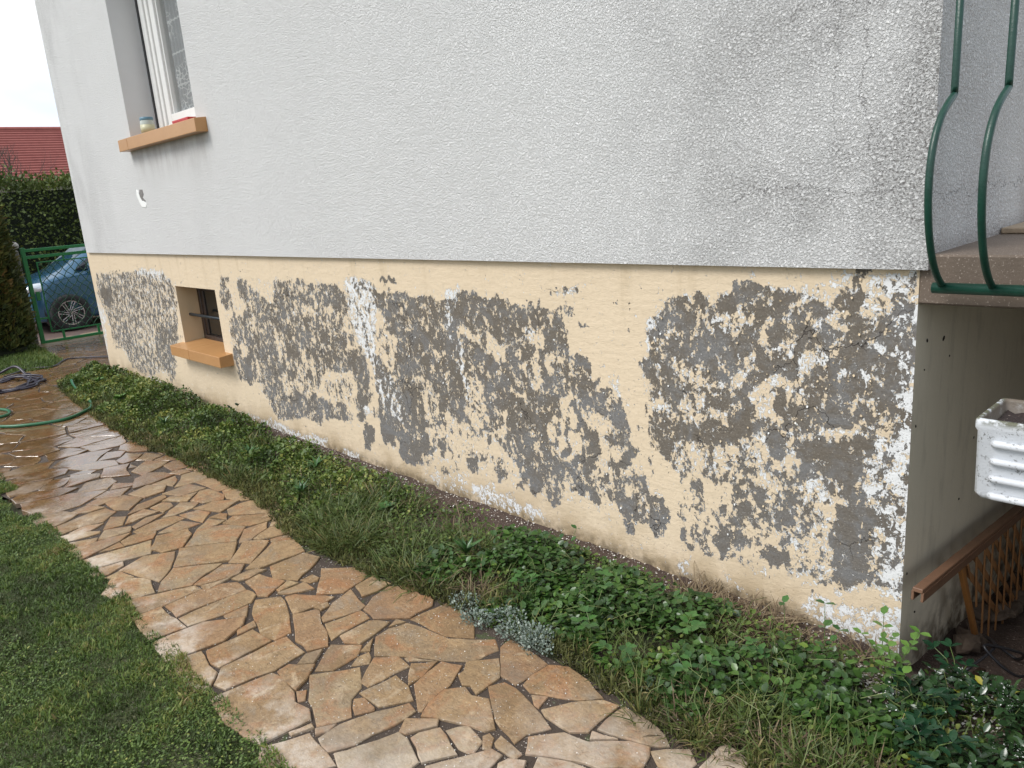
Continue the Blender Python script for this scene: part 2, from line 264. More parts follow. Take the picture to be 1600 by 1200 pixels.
STONES=[[[-2.068,-1.274],[-2.005,-1.198],[-1.968,-1.192],[-1.852,-1.238],[-1.723,-1.292],[-1.723,-1.355],[-1.798,-1.383],[-1.873,-1.36]],[[-1.989,-1.177],[-1.974,-1.148],[-1.901,-1.092],[-1.827,-1.061],[-1.814,-1.091],[-1.838,-1.157],[-1.831,-1.225],[-1.87,-1.215]],[[-1.819,-1.142],[-1.811,-1.085],[-1.778,-1.093],[-1.774,-1.136]],[[-1.833,-1.231],[-1.795,-1.149],[-1.773,-1.143],[-1.683,-1.188],[-1.608,-1.204],[-1.527,-1.25],[-1.542,-1.289],[-1.558,-1.316],[-1.607,-1.305],[-1.655,-1.312],[-1.757,-1.264]],[[-1.725,-1.164],[-1.832,-.966],[-1.664,-1.0],[-1.651,-1.035],[-1.686,-1.179]],[[-1.668,-1.176],[-1.651,-1.031],[-1.572,-1.038],[-1.56,-1.184],[-1.553,-1.219]],[[-1.55,-1.187],[-1.552,-1.051],[-1.491,-1.011],[-1.465,-1.119],[-1.446,-1.163],[-1.497,-1.199]],[[-1.822,-.933],[-1.841,-.848],[-1.736,-.846],[-1.739,-.908],[-1.735,-.962]],[[-1.904,-1.083],[-2.029,-.985],[-2.08,-.955],[-1.982,-.864],[-1.904,-.84],[-1.865,-.889],[-1.841,-.999]],[[-1.643,-1.021],[-1.714,-.853],[-1.655,-.789],[-1.554,-.823],[-1.503,-.797],[-1.468,-.831],[-1.465,-.897],[-1.456,-.93],[-1.55,-1.034]],[[-1.434,-.931],[-1.426,-.88],[-1.413,-.786],[-1.272,-.79],[-1.163,-.867],[-1.245,-.929],[-1.325,-.934]],[[-1.458,-1.03],[-1.481,-.977],[-1.44,-.965]],[[-1.344,-1.168],[-1.437,-1.095],[-1.449,-1.036],[-1.428,-.97],[-1.34,-.945],[-1.216,-.937],[-1.152,-.884],[-1.082,-.838],[-1.032,-.86],[-1.044,-.933],[-1.052,-.97],[-1.137,-1.03],[-1.257,-1.094]],[[-1.243,-1.104],[-1.24,-1.092],[-1.151,-1.047],[-1.225,-1.113]],[[-1.248,-1.289],[-1.334,-1.178],[-1.275,-1.116],[-1.191,-1.124],[-1.207,-1.287]],[[-1.108,-1.192],[-1.199,-1.112],[-1.14,-1.038],[-1.108,-1.129]],[[-.977,-1.253],[-1.097,-1.177],[-1.124,-1.037],[-1.056,-1.003],[-.979,-1.214],[-.964,-1.241]],[[-1.201,-1.326],[-1.199,-1.286],[-1.187,-1.185],[-1.105,-1.194],[-1.032,-1.228],[-1.091,-1.321],[-1.161,-1.324]],[[-1.189,-1.354],[-1.165,-1.327],[-1.096,-1.33],[-1.084,-1.341],[-1.114,-1.396]],[[-1.106,-1.529],[-1.116,-1.453],[-1.079,-1.341],[-1.032,-1.244],[-.979,-1.255],[-.977,-1.302],[-.997,-1.47],[-1.03,-1.543]],[[-1.422,-1.385],[-1.325,-1.243],[-1.229,-1.311],[-1.192,-1.356],[-1.118,-1.405],[-1.157,-1.508],[-1.218,-1.482],[-1.297,-1.458]],[[-1.428,-1.361],[-1.525,-1.236],[-1.435,-1.163],[-1.389,-1.212],[-1.379,-1.313]],[[-1.402,-1.191],[-1.439,-1.108],[-1.38,-1.166]],[[-1.354,-1.25],[-1.385,-1.211],[-1.377,-1.17],[-1.343,-1.185],[-1.316,-1.209]],[[-1.51,-1.374],[-1.547,-1.332],[-1.523,-1.284],[-1.475,-1.34]],[[-1.527,-1.452],[-1.525,-1.413],[-1.457,-1.35],[-1.407,-1.397],[-1.375,-1.459],[-1.385,-1.463]],[[-1.373,-1.463],[-1.354,-1.433],[-1.304,-1.463],[-1.316,-1.487]],[[-1.651,-1.613],[-1.704,-1.577],[-1.708,-1.324],[-1.56,-1.324],[-1.547,-1.458],[-1.567,-1.511],[-1.569,-1.621],[-1.627,-1.619]],[[-1.551,-1.663],[-1.558,-1.623],[-1.534,-1.465],[-1.488,-1.457],[-1.372,-1.468],[-1.317,-1.493],[-1.25,-1.478],[-1.201,-1.5],[-1.217,-1.663],[-1.284,-1.666],[-1.374,-1.68],[-1.453,-1.673]],[[-1.199,-1.581],[-1.179,-1.51],[-1.162,-1.513],[-1.18,-1.579]],[[-1.153,-1.516],[-1.118,-1.456],[-1.106,-1.493],[-1.124,-1.53]],[[-1.202,-1.671],[-1.147,-1.54],[-1.101,-1.541],[-.976,-1.556],[-1.059,-1.692],[-1.157,-1.704]],[[-.996,-1.523],[-.984,-1.467],[-.938,-1.349],[-.897,-1.355],[-.792,-1.385],[-.798,-1.448],[-.927,-1.546]],[[-.942,-1.349],[-.976,-1.299],[-.892,-1.233],[-.872,-1.255],[-.923,-1.335]],[[-.89,-1.337],[-.891,-1.314],[-.861,-1.255],[-.772,-1.284],[-.733,-1.292],[-.784,-1.382],[-.848,-1.355]],[[-.838,-1.243],[-.804,-1.185],[-.717,-1.206],[-.701,-1.251],[-.715,-1.266],[-.742,-1.257],[-.75,-1.268]],[[-.695,-1.223],[-.731,-1.184],[-.731,-1.169],[-.708,-1.178],[-.676,-1.21],[-.685,-1.221]],[[-.688,-1.187],[-.695,-1.159],[-.592,-1.164],[-.59,-1.195],[-.676,-1.196]],[[-.949,-1.25],[-.984,-1.196],[-.994,-1.129],[-.952,-1.075],[-.906,-1.086],[-.851,-1.062],[-.734,-1.152],[-.751,-1.157],[-.844,-1.188]],[[-1.02,-1.047],[-1.017,-1.014],[-1.059,-.979],[-.987,-.904],[-.912,-.971],[-.898,-1.075],[-.923,-1.068],[-.949,-1.049],[-.967,-1.065]],[[-.906,-1.021],[-.876,-.97],[-.829,-.971],[-.744,-.985],[-.618,-1.044],[-.643,-1.1],[-.64,-1.152],[-.724,-1.122],[-.761,-1.119],[-.831,-1.075]],[[-.75,-1.377],[-.743,-1.339],[-.701,-1.257],[-.673,-1.207],[-.634,-1.208],[-.631,-1.246],[-.63,-1.301],[-.723,-1.389]],[[-.613,-1.239],[-.604,-1.21],[-.568,-1.193],[-.548,-1.222],[-.588,-1.257]],[[-1.035,-.838],[-1.042,-.804],[-.898,-.81],[-.841,-.809],[-.838,-.96],[-.909,-.954],[-.947,-.923],[-.989,-.862]],[[-.807,-.928],[-.837,-.886],[-.823,-.812],[-.765,-.791],[-.672,-.801],[-.575,-.824],[-.63,-.871],[-.713,-.916],[-.772,-.951]],[[-.761,-.958],[-.715,-.932],[-.697,-.99],[-.72,-.989]],[[-.687,-.991],[-.568,-.828],[-.527,-.832],[-.514,-.87],[-.511,-.97],[-.551,-1.01],[-.656,-1.004]],[[-.491,-.935],[-.505,-.843],[-.499,-.828],[-.416,-.832],[-.363,-.841],[-.301,-.866],[-.319,-.886],[-.413,-.921]],[[-.489,-.992],[-.504,-.964],[-.431,-.941]],[[-.585,-1.16],[-.63,-1.106],[-.563,-1.025],[-.484,-1.001],[-.393,-.923],[-.337,-.907],[-.32,-.934],[-.318,-.977],[-.404,-1.053],[-.467,-1.089],[-.504,-1.109],[-.552,-1.138]],[[-.514,-1.196],[-.55,-1.147],[-.503,-1.116],[-.431,-1.089],[-.382,-1.078],[-.428,-1.158]],[[-.33,-.917],[-.298,-.877],[-.246,-.851],[-.202,-.87],[-.221,-.934],[-.274,-.934]],[[-.192,-.877],[-.18,-.759],[-.118,-.779],[-.106,-.833],[-.15,-.888]],[[-2.853,-1.565],[-2.921,-1.438],[-2.83,-1.343],[-2.749,-1.356],[-2.671,-1.398],[-2.592,-1.477],[-2.731,-1.533]],[[-2.833,-1.607],[-2.844,-1.573],[-2.728,-1.544]],[[-2.655,-1.663],[-2.788,-1.613],[-2.672,-1.521],[-2.625,-1.51],[-2.487,-1.532],[-2.521,-1.65]],[[-2.474,-1.667],[-2.511,-1.641],[-2.404,-1.393],[-2.345,-1.385],[-2.348,-1.551],[-2.354,-1.669]],[[-2.335,-1.671],[-2.334,-1.564],[-2.27,-1.565],[-2.09,-1.553],[-2.119,-1.674],[-2.234,-1.667]],[[-2.329,-1.548],[-2.337,-1.506],[-2.358,-1.343],[-2.289,-1.254],[-2.191,-1.26],[-2.202,-1.408],[-2.199,-1.547]],[[-2.179,-1.543],[-2.194,-1.411],[-2.174,-1.257],[-2.108,-1.251],[-2.076,-1.293],[-2.072,-1.402],[-2.096,-1.541]],[[-2.038,-1.415],[-2.049,-1.318],[-1.98,-1.361],[-2.016,-1.417]],[[-2.07,-1.675],[-2.075,-1.552],[-2.061,-1.495],[-1.964,-1.37],[-1.924,-1.399],[-1.865,-1.497],[-1.908,-1.682]],[[-1.882,-1.679],[-1.87,-1.58],[-1.826,-1.584],[-1.754,-1.599],[-1.687,-1.596],[-1.624,-1.673],[-1.657,-1.685],[-1.754,-1.68]],[[-1.856,-1.57],[-1.856,-1.506],[-1.844,-1.397],[-1.728,-1.383],[-1.712,-1.581],[-1.765,-1.59]],[[-1.899,-1.432],[-1.914,-1.351],[-1.87,-1.365],[-1.864,-1.445]],[[-2.48,-1.527],[-2.649,-1.396],[-2.514,-1.23],[-2.477,-1.315],[-2.422,-1.401]],[[-2.421,-1.394],[-2.465,-1.309],[-2.498,-1.228],[-2.423,-1.158],[-2.361,-1.216],[-2.359,-1.266],[-2.395,-1.37]],[[-2.376,-1.378],[-2.351,-1.27],[-2.35,-1.248],[-2.339,-1.361],[-2.346,-1.379]],[[-2.329,-1.255],[-2.346,-1.171],[-2.293,-1.122],[-2.287,-1.205],[-2.295,-1.245]],[[-2.25,-1.216],[-2.262,-1.171],[-2.119,-1.124],[-2.074,-1.229],[-2.093,-1.245],[-2.148,-1.226]],[[-2.036,-1.182],[-2.043,-1.058],[-1.964,-1.064],[-2.003,-1.155]],[[-2.07,-1.172],[-2.1,-1.104],[-2.065,-1.088],[-2.051,-1.174]],[[-2.074,-1.057],[-2.066,-1.015],[-2.027,-.998],[-2.014,-1.017],[-2.02,-1.048]],[[-2.301,-1.085],[-2.307,-.919],[-2.21,-.911],[-2.093,-1.072],[-2.189,-1.136]],[[-2.499,-1.184],[-2.602,-1.096],[-2.671,-1.052],[-2.574,-.961],[-2.417,-1.134]],[[-2.365,-1.165],[-2.529,-.959],[-2.479,-.896],[-2.318,-.913],[-2.335,-1.127]],[[-2.665,-1.389],[-2.851,-1.294],[-2.686,-1.073],[-2.516,-1.182],[-2.651,-1.342]],[[-2.852,-1.256],[-3.012,-1.145],[-2.941,-1.032],[-2.831,-.988],[-2.74,-1.039],[-2.71,-1.071]],[[-2.963,-1.394],[-3.093,-1.312],[-3.042,-1.185],[-2.978,-1.18],[-2.858,-1.28],[-2.877,-1.359]],[[-2.666,-1.073],[-2.806,-.987],[-2.795,-.861],[-2.724,-.906],[-2.672,-1.021]],[[-2.645,-.999],[-2.708,-.888],[-2.683,-.795],[-2.581,-.862],[-2.609,-.988]],[[-2.582,-.951],[-2.549,-.872],[-2.511,-.879],[-2.558,-.957]],[[-2.967,-1.002],[-3.015,-.948],[-2.868,-.795],[-2.804,-.84],[-2.908,-1.002]],[[-2.727,-.882],[-2.832,-.806],[-2.758,-.769],[-2.717,-.811]],[[-3.146,-.926],[-3.152,-.747],[-2.903,-.763],[-2.899,-.8],[-3.056,-.956]],[[-3.316,-1.044],[-3.315,-.926],[-3.211,-.822],[-3.144,-.964]],[[-3.432,-.812],[-3.415,-.71],[-3.27,-.748],[-3.163,-.755],[-3.2,-.809],[-3.306,-.839]],[[-3.442,-1.004],[-3.562,-.908],[-3.545,-.872],[-3.415,-.855],[-3.372,-.835],[-3.323,-.874],[-3.371,-.957]],[[-3.698,-1.052],[-3.738,-.91],[-3.578,-.862],[-3.574,-1.015]],[[-3.716,-.846],[-3.709,-.745],[-3.625,-.721],[-3.469,-.738],[-3.463,-.835],[-3.588,-.847]],[[-3.773,-.947],[-3.947,-.867],[-3.936,-.758],[-3.763,-.76],[-3.763,-.857]],[[-3.289,-1.123],[-3.278,-1.029],[-3.186,-1.0],[-3.089,-1.085],[-3.213,-1.113]],[[-3.115,-1.029],[-3.124,-.973],[-3.08,-.949],[-3.014,-.981]],[[-3.015,-1.147],[-3.085,-1.048],[-3.001,-1.0],[-2.976,-1.081]],[[-3.134,-1.3],[-3.21,-1.153],[-3.076,-1.103],[-3.08,-1.214]],[[-3.275,-1.373],[-3.317,-1.234],[-3.3,-1.144],[-3.221,-1.123],[-3.182,-1.275],[-3.218,-1.365]],[[-3.323,-1.216],[-3.478,-1.051],[-3.382,-.98],[-3.328,-1.042],[-3.312,-1.14]],[[-3.538,-1.179],[-3.565,-1.12],[-3.523,-1.095],[-3.458,-1.099],[-3.417,-1.16]],[[-3.535,-1.318],[-3.626,-1.224],[-3.674,-1.068],[-3.622,-1.073],[-3.561,-1.207]],[[-3.588,-1.112],[-3.615,-1.061],[-3.499,-.982],[-3.455,-1.02]],[[-3.567,-1.011],[-3.555,-.918],[-3.503,-.98]],[[-3.933,-1.039],[-3.943,-.906],[-3.881,-.918],[-3.817,-.967]],[[-4.044,-.898],[-4.063,-.861],[-4.001,-.809],[-3.957,-.81],[-3.954,-.872]],[[-4.03,-1.134],[-4.107,-.994],[-3.988,-.896],[-3.962,-1.044],[-3.972,-1.138]],[[-3.872,-1.196],[-3.933,-1.079],[-3.836,-1.0],[-3.738,-1.159]],[[-3.341,-1.36],[-3.412,-1.264],[-3.387,-1.177],[-3.325,-1.274],[-3.294,-1.352]],[[-3.402,-1.37],[-3.509,-1.317],[-3.549,-1.228],[-3.435,-1.183],[-3.424,-1.282]],[[-4.027,-.783],[-4.073,-.75],[-3.932,-.729],[-3.941,-.786]],[[-4.245,-.871],[-4.265,-.809],[-4.081,-.808],[-4.099,-.847]],[[-4.293,-1.024],[-4.44,-.918],[-4.3,-.82],[-4.248,-.9],[-4.229,-1.004]],[[-4.525,-.944],[-4.62,-.858],[-4.484,-.793],[-4.427,-.884]],[[-4.42,-.871],[-4.455,-.787],[-4.307,-.778],[-4.311,-.808]],[[-4.259,-1.675],[-4.131,-1.471],[-4.079,-1.275],[-4.048,-1.376],[-3.994,-1.664],[-4.166,-1.67]],[[-3.973,-1.669],[-3.797,-1.5],[-3.731,-1.583],[-3.699,-1.672]],[[-3.675,-1.671],[-3.716,-1.586],[-3.751,-1.445],[-3.743,-1.378],[-3.654,-1.348],[-3.617,-1.457],[-3.546,-1.662]],[[-3.535,-1.662],[-3.527,-1.576],[-3.429,-1.486],[-3.413,-1.497],[-3.433,-1.662]],[[-3.422,-1.67],[-3.351,-1.52],[-3.305,-1.544],[-3.312,-1.659]],[[-3.283,-1.661],[-3.269,-1.537],[-3.257,-1.386],[-3.198,-1.462],[-3.13,-1.652]],[[-3.31,-1.532],[-3.416,-1.472],[-3.348,-1.356],[-3.278,-1.384],[-3.292,-1.491]],[[-3.143,-1.568],[-3.186,-1.466],[-3.108,-1.467]],[[-3.193,-1.458],[-3.208,-1.401],[-3.183,-1.284],[-3.102,-1.336],[-3.119,-1.464]],[[-3.111,-1.652],[-3.103,-1.491],[-3.065,-1.372],[-2.927,-1.413],[-2.966,-1.538],[-2.976,-1.636]],[[-2.953,-1.632],[-2.924,-1.535],[-2.892,-1.54],[-2.887,-1.61],[-2.909,-1.634]],[[-3.43,-1.474],[-3.569,-1.373],[-3.526,-1.331],[-3.413,-1.378]],[[-3.543,-1.606],[-3.571,-1.518],[-3.53,-1.458],[-3.471,-1.533]],[[-3.842,-1.343],[-3.894,-1.229],[-3.736,-1.179],[-3.639,-1.296],[-3.673,-1.342]],[[-3.902,-1.409],[-3.957,-1.343],[-3.87,-1.256],[-3.838,-1.383]],[[-3.848,-1.517],[-3.88,-1.435],[-3.771,-1.37],[-3.774,-1.438],[-3.805,-1.498]],[[-3.985,-1.341],[-4.032,-1.275],[-3.99,-1.158],[-3.885,-1.245]],[[-4.299,-1.673],[-4.465,-1.627],[-4.266,-1.411],[-4.274,-1.475],[-4.288,-1.632]],[[-4.069,-1.237],[-4.099,-1.214],[-4.042,-1.106],[-4.012,-1.144]],[[-4.512,-1.662],[-4.653,-1.647],[-4.64,-1.564],[-4.616,-1.448],[-4.474,-1.54]],[[-4.455,-1.538],[-4.589,-1.44],[-4.545,-1.333],[-4.429,-1.411],[-4.393,-1.493]],[[-4.36,-1.421],[-4.566,-1.335],[-4.44,-1.199],[-4.363,-1.228],[-4.373,-1.302]],[[-4.185,-1.352],[-4.33,-1.303],[-4.302,-1.196],[-4.145,-1.276]],[[-4.356,-1.223],[-4.523,-1.153],[-4.48,-1.01],[-4.309,-1.1]],[[-4.383,-1.048],[-4.465,-1.007],[-4.371,-1.0]],[[-4.725,-1.626],[-4.822,-1.519],[-4.866,-1.418],[-4.771,-1.391],[-4.658,-1.465],[-4.703,-1.51]],[[-5.047,-1.587],[-5.093,-1.483],[-5.015,-1.392],[-4.91,-1.423],[-4.872,-1.529],[-4.913,-1.61]],[[-4.889,-1.297],[-5.023,-1.219],[-4.952,-1.021],[-4.755,-1.147],[-4.778,-1.252]],[[-4.708,-1.285],[-4.709,-1.137],[-4.647,-1.049],[-4.55,-1.086],[-4.556,-1.166],[-4.627,-1.248]],[[-4.592,-1.328],[-4.608,-1.202],[-4.553,-1.196],[-4.516,-1.235]],[[-5.219,-1.558],[-5.356,-1.495],[-5.257,-1.367],[-5.098,-1.439]],[[-5.583,-1.548],[-5.491,-1.506],[-5.38,-1.498],[-5.243,-1.546],[-5.315,-1.597]],[[-5.395,-1.484],[-5.526,-1.484],[-5.485,-1.363],[-5.452,-1.278],[-5.255,-1.375]],[[-5.087,-1.316],[-5.209,-1.295],[-5.208,-1.203],[-5.092,-1.093],[-5.053,-1.181]],[[-4.753,-1.117],[-4.899,-1.021],[-4.832,-.914],[-4.768,-1.013]]]
